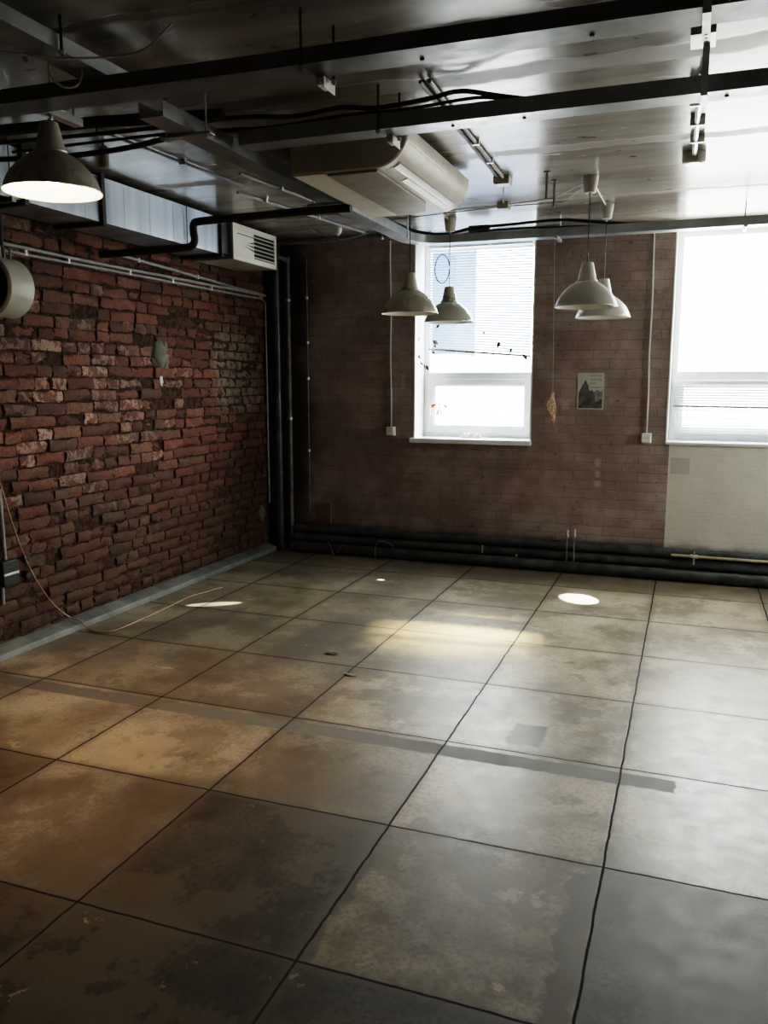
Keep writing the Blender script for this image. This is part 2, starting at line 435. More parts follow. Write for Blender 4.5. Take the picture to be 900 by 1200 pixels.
obj('window_frame', mb, 'upvc', w3, bevel=.004)
obj('window_pane', MB().box(X1+.10, X1+.104, R3[0]+.06, R3[1]-.06, R3[2]+.06, R3[3]-.06), 'glass', w3, smoothf=False)
struct('wall_front', MB().box(XL-.2, X1, Y0-.2, Y0, 0, H), 'plain', smoothf=False)

# left wall: every brick modelled in one wall mesh
mb = MB(); tints = []
rowh = .0772
BY0, BY1 = -.6, 6.93
for r in range(int(H/rowh)+1):
    z0 = r*rowh+.004
    z1 = z0+rowh-.011
    if z1 > H: z1 = H-.002
    if z1-z0 < .02: continue
    header = (r % 3 == 1) or (r in (19, 20, 23))
    y = BY0-random.uniform(0, .25)
    zc = (z0+z1)/2
    while y < BY1:
        L = (.122 if header else .25) if random.random() > .30 else (.25 if header else .122)
        ya, yb = max(y, BY0), min(y+L, BY1); y += L+.011
        if yb-ya < .03: continue
        ero = random.random()
        out = random.gauss(0, .0055) - (.014 if ero < .10 else 0); dzb = random.gauss(0, .0022)
        nx = 6 if L > .2 else 4; nz = 4
        tz = random.gauss(0, .0018); tz2 = random.gauss(0, .0018)
        vs = []
        for kz in range(nz):
            for kx in range(nx):
                u, w = kx/(nx-1), kz/(nz-1)
                edge = (kx in (0, nx-1)) + (kz in (0, nz-1))
                dx = out - (0, .003, .0075)[edge] + random.gauss(0, .0021)
                if edge and random.random() < .22: dx -= random.uniform(.005, .016)
                yy = ya+(yb-ya)*u + (random.gauss(0, .0022) if edge else 0)
                zz = z0+(z1-z0)*w + (random.gauss(0, .0032) if edge else 0) + dzb + tz*(1-u)+tz2*u
                vs.append((XL+dx, yy, min(zz, H-.001)))
        fs = [(a*nx+b+1, a*nx+b, (a+1)*nx+b, (a+1)*nx+b+1) for a in range(nz-1) for b in range(nx-1)]
        ring = [b for b in range(nx)]+[a*nx+nx-1 for a in range(1, nz)]+[(nz-1)*nx+b for b in range(nx-2, -1, -1)]+[a*nx for a in range(nz-2, 0, -1)]
        nr = len(ring); base = len(vs)
        vs += [(XL-.035, vs[q][1], vs[q][2]) for q in ring]
        fs += [(ring[q], ring[(q+1) % nr], base+(q+1) % nr, base+q) for q in range(nr)]
        mb.add(vs, fs)
        br = random.uniform(.36, .78)*(.55 if zc < .55 else .68 if zc < .9 else 1.)*(.8 if ya > 6.1 else 1.)  # tone drops towards the foot; far-end shade is put into the colour
        hue = random.random()
        bloomp = .5 if 1.40 < zc < 1.82 else (.25 if .95 < zc < 1.4 else .10)
        if ya > 5.3: bloomp *= .35
        bloom = random.uniform(.5, 1) if random.random() < bloomp else random.uniform(0, .15)
        if random.random() < .05: br = .4
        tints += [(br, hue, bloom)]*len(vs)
nb = len(mb.v)
mb.cur = 1
mb.box(XL-.25, XL-.014, Y0, YB+.4, 0, H)
# plaster remnants
def blotch(mb, x, yc, zc, ry, rz, n=22, wob=.25, th=.012):
    ring = []
    for k in range(n):
        a = 2*PI*k/n; q = 1+random.uniform(-wob, wob)
        ring.append((yc+ry*q*math.cos(a), zc+rz*q*math.sin(a)))
    vs = [(x+th, yc, zc)]+[(x+th*.8, yc+(a-yc)*.8, zc+(b-zc)*.8) for a, b in ring]+[(x-.02, a, b) for a, b in ring]
    fs = [(0, 1+k, 1+(k+1) % n) for k in range(n)]+[(1+k, 1+n+k, 1+n+(k+1) % n, 1+(k+1) % n) for k in range(n)]
    mb.add(vs, fs)
mb.cur = 2; blotch(mb, XL+.006, 5.29, 1.80, .085, .115, wob=.12, th=.010); blotch(mb, XL-.002, 5.36, 1.77, .05, .14, wob=.15, th=.006); blotch(mb, XL-.006, 6.80, .36, .05, .09, wob=.1)
mb.cur = 3; blotch(mb, XL, 5.285, 1.60, .024, .045)
wl = struct('wall_left', mb, ['brick', 'mortar', 'plasterpatch', 'limepatch'], ang=60)
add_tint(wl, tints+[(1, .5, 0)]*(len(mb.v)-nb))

# window wall with two openings
W1 = (-2.33, -1.275, 1.08, 2.805); W2 = (-.185, 1.08, 1.10, 2.805); YO = YB+.42
mb = MB()
def panel(x0, x1, z0, z1):
    mb.cur = 0; mb.box(x0, x1, YB, YO, z0, z1)
panel(XL-.25, W1[0], 0, H); panel(W1[1], W2[0], 0, H); panel(W2[1], X1+.2, 0, H)
panel(W1[0], W1[1], 0, W1[2]); panel(W2[0], W2[1], 0, W2[2]); panel(W1[0], W1[1], W1[3], H); panel(W2[0], W2[1], W2[3], H)
mb.cur = 1
for x0, x1, z0, z1 in (W1, W2):     # painted plaster lining of each reveal
    t = .012
    mb.box(x0-.001, x0+t, YB-.003, YO-.002, z0, z1); mb.box(x1-t, x1+.001, YB-.003, YO-.002, z0, z1)
    mb.box(x0+t, x1-t, YB-.003, YO-.002, z1-t, z1+.001); mb.box(x0+t, x1-t, YB+.001, YO-.002, z0-.001, z0+t)
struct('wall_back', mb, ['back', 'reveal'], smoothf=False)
# painted concrete fillet at the foot of the brick wall
struct('baseboard_left', MB().prism([(XL-.02, 0), (XL+.105, 0), (XL+.095, .035), (XL+.02, .062), (XL-.02, .062)], 'Y', Y0, 6.90), 'kerb', bevel=.004)

# windows
def window(name, W, sashes, sill):
    x0, x1, z0, z1 = W; x0 += .012; x1 -= .012; z0 += .012; z1 -= .012
    r = bpy.data.objects.new(name, None); C.objects.link(r); r.location = ((x0+x1)/2, YB+.3, z0); tag(r, kind='structure')
    ya, yb = YB+.27, YB+.34; f = .05
    tz = 1.64
    m = MB(); m.box(x0, x0+f, ya, yb, z0, z1); m.box(x1-f, x1, ya, yb, z0, z1); m.box(x0+f, x1-f, ya, yb, z1-f, z1); m.box(x0+f, x1-f, ya, yb, z0, z0+f)
    m.box(x0+f, x1-f, ya, yb, tz-.035, tz+.035)
    obj('window_frame', m, 'upvc', r, bevel=.004)
    def sash(a, b, c, d, g):
        s = MB(); q = .055; y0, y1 = ya-.02, ya+.045
        s.box(a, a+q, y0, y1, c, d); s.box(b-q, b, y0, y1, c, d); s.box(a+q, b-q, y0, y1, d-q, d); s.box(a+q, b-q, y0, y1, c, c+q)
        i = .012                         # glazing bead
        s.box(a+q, a+q+i, y0+.012, y1, c+q, d-q); s.box(b-q-i, b-q, y0+.012, y1, c+q, d-q); s.box(a+q+i, b-q-i, y0+.012, y1, d-q-i, d-q); s.box(a+q+i, b-q-i, y0+.012, y1, c+q, c+q+i)
        so = obj('window_sash', s, 'upvc', r, bevel=.004)
        obj('window_pane', MB().box(a+q+i, b-q-i, ya+.02, ya+.024, c+q+i, d-q-i), 'glass', so, smoothf=False)
        if g:
            h = MB(); h.box(a+.018, a+.04, y0-.012, y0, (c+d)/2-.03, (c+d)/2+.03); h.box(a+.02, a+.038, y0-.035, y0-.012, (c+d)/2-.008, (c+d)/2+.012); h.box(a+.02, a+.038, y0-.045, y0-.03, (c+d)/2-.09, (c+d)/2+.012)
            obj('window_handle', h, 'white', so, bevel=.003)
    sash(x0+f-.01, x1-f+.01, z0+f-.01, tz-.025, True)
    # fixed upper light
    obj('window_pane', MB().box(x0+f, x1-f, ya+.02, ya+.024, tz+.035, z1-f), 'glass', r, smoothf=False)
    s = MB().box(*sill); obj('window_sill', s, 'upvc', r, bevel=.006)
    return r
window('window_1', W1, 1, (W1[0]-.03, W1[1]+.005, YB-.045, YB+.27, 1.052, 1.094))
window('window_2', W2, 1, (W2[0]+.005, W2[1]+.02, YB-.02, YB+.27, 1.088, 1.114))

# ------------------------------------------------------------------ blinds
def blind(label, x0, x1, zt, zl, zr, y, pitch, tilt, extra=None, mat='slat'):
    b = thing('venetian_blind', label, 'blind', ((x0+x1)/2, y, zt))
    obj('head_rail', MB().box(x0, x1, y-.015, y+.015, zt-.03, zt), 'upvc', b, bevel=.003)
    m = MB(); n = int((zt-.04-(zl+zr)/2)/pitch); w = .0135
    for k in range(n):
        u = (k+1)/(n+1)
        u2 = max(0, (u-.25)/.75)
        la, ra = zt-.03+(zl-zt+.03)*u, zt-.03+(zr-zt+.03)*u
        c, s_ = w*math.cos(tilt), w*math.sin(tilt)
        m.add([(x0, y-c, la-s_), (x1, y-c, ra-s_), (x1, y, ra+.0015), (x0, y, la+.0015), (x1, y+c, ra+s_), (x0, y+c, la+s_)], [(0, 1, 2, 3), (3, 2, 4, 5)])
    obj('slats', m, mat, b)
    obj('bottom_rail', MB().add([(x0, y-.012, zl-.012), (x1, y-.012, zr-.012), (x1, y+.012, zr-.012), (x0, y+.012, zl-.012), (x0, y-.012, zl+.006), (x1, y-.012, zr+.006), (x1, y+.012, zr+.006), (x0, y+.012, zl+.006)],
        [(3, 2, 1, 0), (4, 5, 6, 7), (0, 1, 5, 4), (1, 2, 6, 5), (2, 3, 7, 6), (3, 0, 4, 7)]), 'conduit', b)
    for f in (.2, .8):
        x = x0+(x1-x0)*f; zz = zl+(zr-zl)*f
        obj('ladder_cord', MB().tube([(x, y-.016, zt-.03), (x, y-.016, zz)], .0018, 6), 'white', b)
    if extra: extra(b)
    return b
blind('pale blue venetian blind hanging crooked in the narrower window', -2.262, -1.335, 2.785, 1.885, 1.815, YB+.215, .0235, math.radians(36))
def loose(b):
    m = MB()
    for z, dz in ((1.365, -.012), (1.30, -.008), (1.235, .004), (1.218, 0), (1.20, .002), (1.186, -.003), (1.172, 0)):
        m.add([(-.12, YB+.205, z-.004), (.98, YB+.205, z+dz-.004), (.98, YB+.23, z+dz+.005), (-.12, YB+.23, z+.005)], [(0, 1, 2, 3)])
    obj('loose_slats', m, 'slatgrey', b)
    obj('pull_cord', MB().tube([(-.035, YB+.2, 1.41), (-.035, YB+.2, 1.30)], .004, 6), 'conduit', b)
blind('low venetian blind with loose slats above the white painted panel', -.145, .99, 1.60, 1.398, 1.385, YB+.215, .0215, math.radians(30), loose, 'slatgrey')

# ------------------------------------------------------------------ pendant lamps
def make_lamp(label, loc, cord_top, shade_mat, group=None, lit=False):
    x, y, z = loc
    L = thing('pendant_lamp', label, 'lamp', loc, group)
    prof = [(.203, 0), (.204, .006), (.199, .010), (.193, .030), (.180, .058), (.160, .088), (.134, .116), (.104, .141), (.078, .157), (.066, .163), (.064, .170), (.060, .180), (.052, .215), (.044, .250), (.039, .276), (.036, .284), (.012, .286)]
    prof = [(a*.95, b*.95) for a, b in prof]
    sh = obj('lamp_shade', MB().lathe(loc, prof, 56), shade_mat, L, ang=50)
    inner = [(.201, .0015), (.195, .012), (.188, .032), (.174, .060), (.154, .088), (.128, .114), (.098, .138), (.062, .156), (.045, .17), (.001, .172)]
    inner = [(a*.95, b*.95) for a, b in inner]
    obj('reflector', MB().lathe(loc, inner, 48), 'reflector', sh, ang=60)
    obj('shade_collar', MB().lathe((x, y, z+.155), [(.0632, -.004), (.0655, 0), (.065, .006), (.061, .010)], 40), shade_mat, sh)
    bl = [(.001, -.05), (.018, -.046), (.028, -.032), (.031, -.014), (.026, .006), (.016, .024), (.0135, .05), (.0135, .075)]
    bz = z+.075
    obj('bulb', MB().lathe((x, y, bz), bl, 24), 'bulb' if lit else 'reflector', L)
    obj('bulb_socket', MB().lathe((x, y, z), [(.018, .125), (.02, .128), (.02, .16)], 20), 'white', L)
    obj('cord', MB().tube([(x, y, z+.265), (x, y, cord_top)], .0028, 8), 'black', L)
    return L
def cup(L, x, y):
    obj('ceiling_cup', MB().lathe((x, y, H), [(.001, -.1), (.032, -.1), (.036, -.094), (.048, -.006), (.048, 0)], 28), 'cup', L, ang=40)
    obj('cord_grip', MB().lathe((x, y, H), [(.006, -.118), (.009, -.116), (.009, -.1)], 12), 'cup', L)
ZR = 2.049
A = make_lamp('grey dome pendant lamp below the air conditioner, overlapping the lamp with a coiled cord', (-1.83, 5.44, ZR), H-.1, 'shade')
cup(A, -1.83, 5.44)
def place(src, label, loc):
    o = copy_tree(src); o.location = loc; o['label'] = label; return o
B = place(A, 'grey dome pendant lamp with a loop of spare cord in front of the blind', (-1.81, 6.34, ZR))
Cc = place(A, 'pale dome pendant lamp before the brick pier, higher of that overlapping pair', (-.653, 5.39, ZR+.005))
D = place(A, 'pale dome pendant lamp partly hidden behind another lamp at the brick pier', (-.636, 6.245, ZR))
for o in (Cc, D):
    for ch in o.children:
        for q in [ch]+list(ch.children):
            if q.name.split('.')[0] in ('lamp_shade', 'shade_collar'):
                q.data = q.data.copy(); q.data.materials[0] = M['shadew']
for o in (A, B, Cc, D): o['group'] = 'unlit pendant lamps by the windows'
x, y = -1.81, 6.34
pts = [(x, y, 2.47)]+[(x-.059+.059*math.cos(2*PI*k/24), y-.006*k/24, 2.455+.108*math.sin(2*PI*k/24)) for k in range(1, 25)]
obj('cord_coil', MB().tube(pts, .0042, 8), 'black', B)

LX, LY, LZ = -2.484, 2.825, 2.355
E1 = make_lamp('lit dome pendant lamp glowing warm beneath the cable tray by the brick wall', (LX, LY, LZ), 2.64, 'shade', lit=True)
obj('cord_hook', MB().tube(smooth([(LX, LY, 2.625), (LX+.010, LY, 2.638), (LX+.006, LY, 2.655), (LX-.006, LY, 2.655)], 5), .004, 8), 'steel', E1)
mb = MB().box(-2.52, -2.475, 2.78, 3.02, 2.66, 2.663); mb.box(-2.52, -2.517, 2.78, 3.02, 2.663, 2.69); mb.box(-2.478, -2.475, 2.78, 3.02, 2.663, 2.69)
st = thing('strut_rail', 'short bright steel rail holding the lit lamp', 'rail', (-2.5, 2.9, 2.66))
obj('channel', mb, 'steel', st)
for yy in (2.86, 2.99): obj('threaded_rod', MB().tube([(-2.498, yy, 2.655), (-2.498, yy, H)], .004, 8), 'steel', st)

# ------------------------------------------------------------------ cable trays
def tray_mesh(path, w, h, t=.003, holes=True):
    """an upward-open channel swept along a level path (points run along the centre of the tray floor)"""
    path = [Vector(p) for p in path]; m = MB()
    sec = [(-w/2, h), (-w/2, 0), (w/2, 0), (w/2, h), (w/2-t, h), (w/2-t, t), (-w/2+t, t), (-w/2+t, h)]
    n = len(sec); vs = []
    for i, p in enumerate(path):
        a = path[max(i-1, 0)]; b = path[min(i+1, len(path)-1)]; d = (b-a).normalized(); s = Vector((d.y, -d.x, 0))
        k = 1.
        if 0 < i < len(path)-1:
            d0 = (p-a).normalized(); k = 1/max(.5, s.dot(Vector((d0.y, -d0.x, 0))))
        for u, v in sec: vs.append(p+s*u*k+Vector((0, 0, v)))
    fs = []
    for i in range(len(path)-1):
        for q in range(n):
            q2 = (q+1) % n; fs.append((i*n+q, (i+1)*n+q, (i+1)*n+q2, i*n+q2))
    fs += [tuple(range(n)), tuple(range(len(path)*n-1, (len(path)-1)*n-1, -1))]
    return m.add(vs, fs)
def hanger(T, x, y, z, along='X', w=.16, white=False, dx=.0):
    """rod from the ceiling and the cross strap that carries the tray"""
    m = MB().tube([(x, y, z-.02), (x, y, H)], .005, 8)
    h = obj('hanger_rod', m, 'black' if white else 'steel', T)
    obj('rod_nut', MB().lathe((x, y, z-.012), [(.001, -.006), (.011, -.006), (.011, .006), (.001, .006)], 6), 'steel', h)
TZ = 2.655
def tray(label, path, w, h, mat, loc):
    T = thing('cable_tray', label, 'cable tray', loc, None)
    obj('channel', tray_mesh(path, w, h), mat, T, ang=25)
    return T
T1 = tray('dark steel cable tray crossing the ceiling nearest the camera, above the lit lamp', [(-3.30, 2.70, TZ), (-1.5, 2.765, TZ), (2.55, 2.79, TZ)], .135, .052, 'dtray', (-.6, 2.78, TZ))
T2 = tray('steel cable tray crossing the ceiling just before the air conditioner', [(-1.99, 3.53, TZ), (-.6, 3.525, TZ), (2.55, 3.525, TZ)], .115, .062, 'tray', (.2, 3.53, TZ))
cx, cy, R = -2.12, 6.44, .28
cor = [(-2.12+R-R*math.cos(a), 6.44-R+R*math.sin(a), TZ) for a in [i*PI/2/8 for i in range(9)]]
T3 = tray('long steel cable tray bending round the far corner along the windows', [(-2.12, 3.0, TZ)]+cor+[(2.55, 6.44, TZ)], .115, .062, 'tray', (-2.12, 6.44, TZ))
T4 = tray('dark steel cable tray running lengthwise overhead towards the camera', [(-2.165, -.6, 2.722), (-2.165, 2.99, 2.722)], .125, .052, 'tray', (-2.165, 1.5, 2.722))
# hangers and white clamp angles
def clamp(T, x, y, z, L=.07):
    c = MB(); c.box(x, x+.03, y, y+L, z-.028, z-.002); c.box(x+.03, x+.034, y-.01, y+L+.02, z-.04, z-.002)
    obj('clamp_angle', c, 'white', T, bevel=.002)
for T, x, y in ((T1, -1.30, 2.70), (T1, -1.25, 2.86), (T2, -1.31, 3.46), (T2, -1.26, 3.59)): hanger(T, x, y, TZ, white=True)
clamp(T1, -1.30, 2.82, TZ); clamp(T2, -1.31, 3.56, TZ)
for x in (-2.22, -2.02):
    for y in (3.25, 4.75, 5.95): hanger(T3, x, y, TZ)
for x in (-1.0, .28, 1.6): hanger(T3, x, 6.52, TZ)
for x in (-2.245, -2.09): hanger(T4, x, 2.46, 2.722, white=True)
for y in (3.25, 4.75): obj('cross_bar', MB().box(-2.25, -1.99, y-.02, y+.02, TZ-.012, TZ), 'tray', T3, bevel=.002)
for x in (-1.0, .28, 1.6): obj('cross_bar', MB().box(x-.012, x+.012, 6.33, 6.54, TZ-.02, TZ), 'tray', T3, bevel=.002)
# perforated straps at the right-hand crossing
for T, yy in ((T1, 2.79), (T2, 3.525)):
    s = MB(); s.box(-.032, -.008, yy-.085, yy-.082, TZ-.018, H); s.box(-.032, -.008, yy-.082, yy+.13, TZ-.018, TZ-.014); s.box(-.032, -.008, yy+.115, yy+.119, TZ-.014, TZ+.05); s.box(-.075, .01, yy-.20, yy-.06, H-.022, H)
    so = obj('perforated_strap', s, 'steel', T)
    hm = MB()
    for k in range(3): hm.lathe((-.02, yy+.075+.026*k, TZ-.0185), [(.001, 0), (.005, 0)], 10)
    obj('strap_hole', hm, 'dark', so)
# bolts along the tray floors
for T, yy, xs in ((T1, 2.79, (-.35, -.9, .35)), (T2, 3.525, (.06, -.7, -1.0))):
    for x in xs: obj('bolt', MB().lathe((x, yy, TZ-.001), [(.001, -.005), (.007, -.004), (.008, 0)], 10), 'dark', T)

# black cables lying on the trays
def cable(label, pts, r, mat='black', name='power_cable', cat='cable', group=None, k=6):
    pts = smooth(pts, k) if k else pts
    c = pts[len(pts)//2]
    return tag(obj(name, MB().tube(pts, r, 8), mat, loc=tuple(c)), label, cat, group)
cable('black cable humping over the tray before the air conditioner', [(-3.3, 3.40, 2.77), (-2.6, 3.44, 2.765), (-2.05, 3.55, 2.80), (-1.75, 3.55, 2.775), (-1.52, 3.54, 2.785), (-1.35, 3.54, 2.765), (-1.12, 3.54, 2.775), (-.97, 3.54, 2.790), (-.76, 3.53, 2.74), (-.4, 3.53, 2.674), (.3, 3.53, 2.672), (2.4, 3.53, 2.672)], .010)
cable('thin black cable sagging beside the tray before the air conditioner', [(-3.3, 3.48, 2.745), (-2.4, 3.47, 2.74), (-1.9, 3.56, 2.745), (-1.5, 3.555, 2.755), (-1.2, 3.555, 2.75), (-.9, 3.55, 2.76), (-.70, 3.55, 2.72), (-.3, 3.55, 2.668), (2.4, 3.55, 2.668)], .007)
cable('thick black cable bundle crossing below the dark ceiling behind the lit lamp', [(-3.33, 3.24, 2.775), (-3.0, 3.27, 2.775), (-2.6, 3.30, 2.77), (-2.30, 3.32, 2.76), (-2.0, 3.36, 2.755)], .026)
cable('black cable slung lower behind the lit lamp towards the duct', [(-3.34, 3.42, 2.70), (-3.0, 3.46, 2.69), (-2.6, 3.46, 2.695), (-2.25, 3.46, 2.725), (-1.95, 3.52, 2.73)], .013)
cable('black cable arching along the far tray below the blind window', [(-2.13, 5.4, 2.70), (-2.13, 5.95, 2.745), (-2.08, 6.30, 2.745), (-1.9, 6.43, 2.73), (-1.66, 6.45, 2.765), (-1.39, 6.46, 2.775), (-1.0, 6.46, 2.785), (-.74, 6.46, 2.755), (-.4, 6.46, 2.72), (.3, 6.45, 2.70), (2.4, 6.45, 2.67)], .011)
cable('thin black cable lying loose along the far tray', [(-2.10, 5.0, 2.68), (-2.10, 6.0, 2.72), (-1.95, 6.41, 2.705), (-1.5, 6.42, 2.735), (-1.0, 6.42, 2.73), (-.3, 6.42, 2.70), (.8, 6.43, 2.69), (2.4, 6.43, 2.665)], .007)
jb = thing('junction_box', 'dark junction box clipped above the far tray before the blind', 'junction box', (-1.62, 6.50, 2.74))
obj('box_body', MB().box(-1.70, -1.54, 6.47, 6.54, 2.72, 2.79), 'dconduit', jb, bevel=.006)
obj('box_lid', MB().box(-1.69, -1.55, 6.462, 6.47, 2.728, 2.782), 'dconduit', jb, bevel=.003)

# ------------------------------------------------------------------ air conditioner (hung under the ceiling)
ac = thing('air_conditioner', 'beige ceiling air conditioner hung beside the long tray', 'air conditioner', (-1.6, 4.5, 2.61))
zb, zt = 2.62, 2.80
ay0, ay1 = 3.92, 5.08
arc = [(-1.50+.165*math.sin(a), zb+.17-.17*math.cos(a)) for a in [i*PI/2/10 for i in range(11)]]
prof = [(-1.955, zb), (-1.50, zb)]+arc[1:]+[(-1.335, zt), (-1.955, zt)]
obj('casing', MB().prism(prof, 'Y', ay0+.012, ay1), 'beige', ac, bevel=.006)
obj('end_cap', MB().prism([(u, v) for u, v in prof], 'Y', ay0, ay0+.012), 'beige', ac, bevel=.008)
gr = [(-1.765, ay0+.03), (-1.50, ay0+.03), (-1.50, ay1-.34), (-1.56, ay1-.14), (-1.765, ay1-.05)]
m = MB(); m.prism(gr, 'Z', zb-.014, zb)
g = obj('intake_grille', m, 'beiged', ac, bevel=.004)
obj('pale_underside', MB().box(-1.945, -1.775, ay0+.01, ay1-.05, zb-.006, zb), 'cream', ac, bevel=.003)  # paler panel and darker grille carry the underside's reflection in their colour
# air outlet with its louvre in the rounded front
def arcp(t, d=0.): a = t*PI/2; return (-1.50+(.165+d)*math.sin(a), zb+.17-(.17+d)*math.cos(a))
def arcstrip(t0, t1, d0, d1, ya, yb, n=6):
    ts = [t0+(t1-t0)*k/n for k in range(n+1)]
    return MB().prism([arcp(t, d1) for t in ts]+[arcp(t, d0) for t in reversed(ts)], 'Y', ya, yb)
ou = obj('air_outlet', arcstrip(.10, .42, -.02, .0015, ay0+.07, ay1-.10), 'beiged', ac)
obj('louvre_flap', arcstrip(.27, .40, .0015, .006, ay0+.08, ay1-.11), 'white', ac)  # white tone paints the window's reflection on the flap
obj('louvre_flap', arcstrip(.12, .25, .0015, .005, ay0+.30, ay1-.11), 'cream', ac)
obj('crease_highlight', arcstrip(.78, .81, -.01, .003, ay0+.02, ay1-.45), 'cream', ac)  # cream strip paints the thin highlight along the crease
for xx, yy in ((-1.90, 4.15), (-1.90, 4.9), (-1.42, 4.15), (-1.42, 4.9)): obj('hanger_rod', MB().tube([(xx, yy, zt-.005), (xx, yy, H)], .006, 8), 'steel', ac)

# insulated refrigerant line
tag(obj('insulated_pipe', MB().tube(smooth([(-1.93, 4.65, 2.598), (-2.3, 4.65, 2.598), (-2.7, 4.65, 2.592), (-2.95, 4.65, 2.588), (-3.0, 4.65, 2.575), (-3.005, 4.65, 2.53), (-3.0, 4.65, 2.47), (-3.03, 4.65, 2.44), (-3.1, 4.65, 2.435), (-3.4, 4.65, 2.43), (-3.73, 4.65, 2.425)], 6), .024, 14), 'black', loc=(-2.9, 4.65, 2.58)),
    'black insulated pipe stepping down below the silver duct to the brick wall', 'pipe')

# ------------------------------------------------------------------ ventilation duct and its grille
dx0, dx1, dz0, dz1 = -3.69, -3.36, 2.535, 2.795
dk = thing('ventilation_duct', 'rectangular galvanised silver duct along the top of the brick wall', 'duct', (-3.55, 4, dz0))
for a, b in ((-1.0, 1.3), (1.3, 2.45), (2.45, 3.60), (3.60, 4.22), (4.22, 5.56)):
    m = MB()
    # cross-broken sheet faces with shallow ribs
    m.box(dx0, dx1, a, b, dz0, dz1)
    k = a+.22
    while k < b-.1:
        m.box(dx1, dx1+.0010, k-.006, k+.006, dz0+.004, dz1-.004); k += .26
    obj('duct_section', m, 'galv', dk)
for yy in (1.3, 2.45, 3.60, 4.22, 5.55):
    m = MB(); q = .022
    m.box(dx0-q, dx1+q, yy-.016, yy+.016, dz0-q, dz0-.001); m.box(dx0-q, dx1+q, yy-.016, yy+.016, dz1+.001, dz1+q); m.box(dx1+.001, dx1+q, yy-.016, yy+.016, dz0-.001, dz1+.001); m.box(dx0-q, dx0-.001, yy-.016, yy+.016, dz0-.001, dz1+.001)
    obj('flange', m, 'black', dk, bevel=.002)
for yy in (2.75, 3.50, 5.1):
    obj('hanger_rod', MB().tube([(dx1+.012, yy, dz0-.02), (dx1+.012, yy, H)], .004, 8), 'dtray', dk)
    obj('cross_bar', MB().box(dx0-.03, dx1+.03, yy-.015, yy+.015, dz0-.024, dz0-.002), 'dtray', dk)
vg = thing('ventilation_grille', 'cream metal air grille box at the far end of the silver duct', 'grille', (-3.5, 6.0, 2.53))
obj('collar', MB().box(dx0+.02, dx1-.01, 5.585, 5.70, dz0+.012, dz1-.02), 'black', vg)
gx = -3.335
obj('grille_box', MB().box(-3.70, gx-.012, 5.70, 6.40, 2.52, 2.79), 'beiged', vg, bevel=.004)
m = MB(); m.box(gx-.012, gx, 5.70, 5.73, 2.52, 2.79); m.box(gx-.012, gx, 6.37, 6.40, 2.52, 2.79); m.box(gx-.012, gx, 5.73, 6.37, 2.52, 2.56); m.box(gx-.012, gx, 5.73, 6.37, 2.75, 2.79); m.box(gx-.012, gx, 5.73, 6.02, 2.56, 2.75)
fr = obj('face_frame', m, 'cream', vg, bevel=.003)
obj('opening', MB().box(gx-.0119, gx-.0105, 6.02, 6.37, 2.56, 2.75), 'dark', fr)
m = MB()
for k in range(6):
    z = 2.575+k*.031; m.prism([(gx-.010, z), (gx+.004, z-.010), (gx+.006, z-.008), (gx-.008, z+.004)], 'Y', 6.02, 6.37)
obj('louvre', m, 'cream', fr)
m = MB()
for k in range(3):
    m.add([(gx+.001, 5.84+k*.03, 2.64+k*.012), (gx+.001, 6.01, 2.61+k*.03), (gx+.001, 6.01, 2.622+k*.03)], [(0, 1, 2)])
m.box(gx, gx+.001, 5.76, 6.05, 2.715, 2.721)
obj('panel_shadow', m, 'dark', fr)  # dark triangles paint a shadow on the plain panel
for yy in (5.78, 6.33): obj('hanger_rod', MB().tube([(gx-.05, yy, 2.785), (gx-.05, yy, H)], .004, 8), 'dtray', vg)

# ------------------------------------------------------------------ conduits on the brick wall
xw = XL+.02
def wav(y0, y1, z, dz, n=9, amp=.006, x=xw): return [(x, y0+(y1-y0)*k/n, z+dz*k/n+random.uniform(-amp, amp)) for k in range(n+1)]
def clips(T, pts, mat='white', s=.016):
    for p in pts: obj('clip', MB().box(p[0]-.018, p[0]+s*.6, p[1]-.010, p[1]+.010, p[2]-s, p[2]+s), mat, T, bevel=.002)
c1p = wav(.5, 6.70, 2.368, 0)+[(xw, 6.86, 2.352)]
t1 = thing('wall_conduit', 'upper grey conduit running along the brick wall under the duct', 'conduit', (xw, 3.5, 2.365)); obj('tube', MB().tube(smooth(c1p, 5), .011, 10), 'conduit', t1)
c2p = wav(.5, 6.60, 2.338, 0, amp=.004)+[(xw, 6.82, 2.338), (xw, 6.905, 2.31), (xw, 6.915, 2.24), (xw, 6.915, 1.5), (xw, 6.912, .9), (xw, 6.915, .45)]
t2 = thing('wall_conduit', 'lower grey conduit on the brick wall that turns down into the corner', 'conduit', (xw, 3.5, 2.34)); obj('tube', MB().tube(smooth(c2p, 5), .009, 10), 'conduit', t2)
clips(t2, [(xw, yy, 2.345) for yy in (3.98, 4.34, 4.95, 5.46, 6.0)])
t3 = thing('wall_conduit', 'grey conduit slanting from the black pipe down to the corner', 'conduit', (xw, 5.5, 2.42)); obj('tube', MB().tube(smooth([(xw+.005, 4.72, 2.455), (xw+.005, 5.1, 2.44), (xw+.005, 5.5, 2.425), (xw+.005, 6.3, 2.392), (xw+.005, 6.76, 2.378), (xw+.01, 6.9, 2.37)], 5), .012, 10), 'conduit', t3)
clips(t3, [(xw+.005, yy, z) for yy, z in ((5.05, 2.442), (5.8, 2.413))])
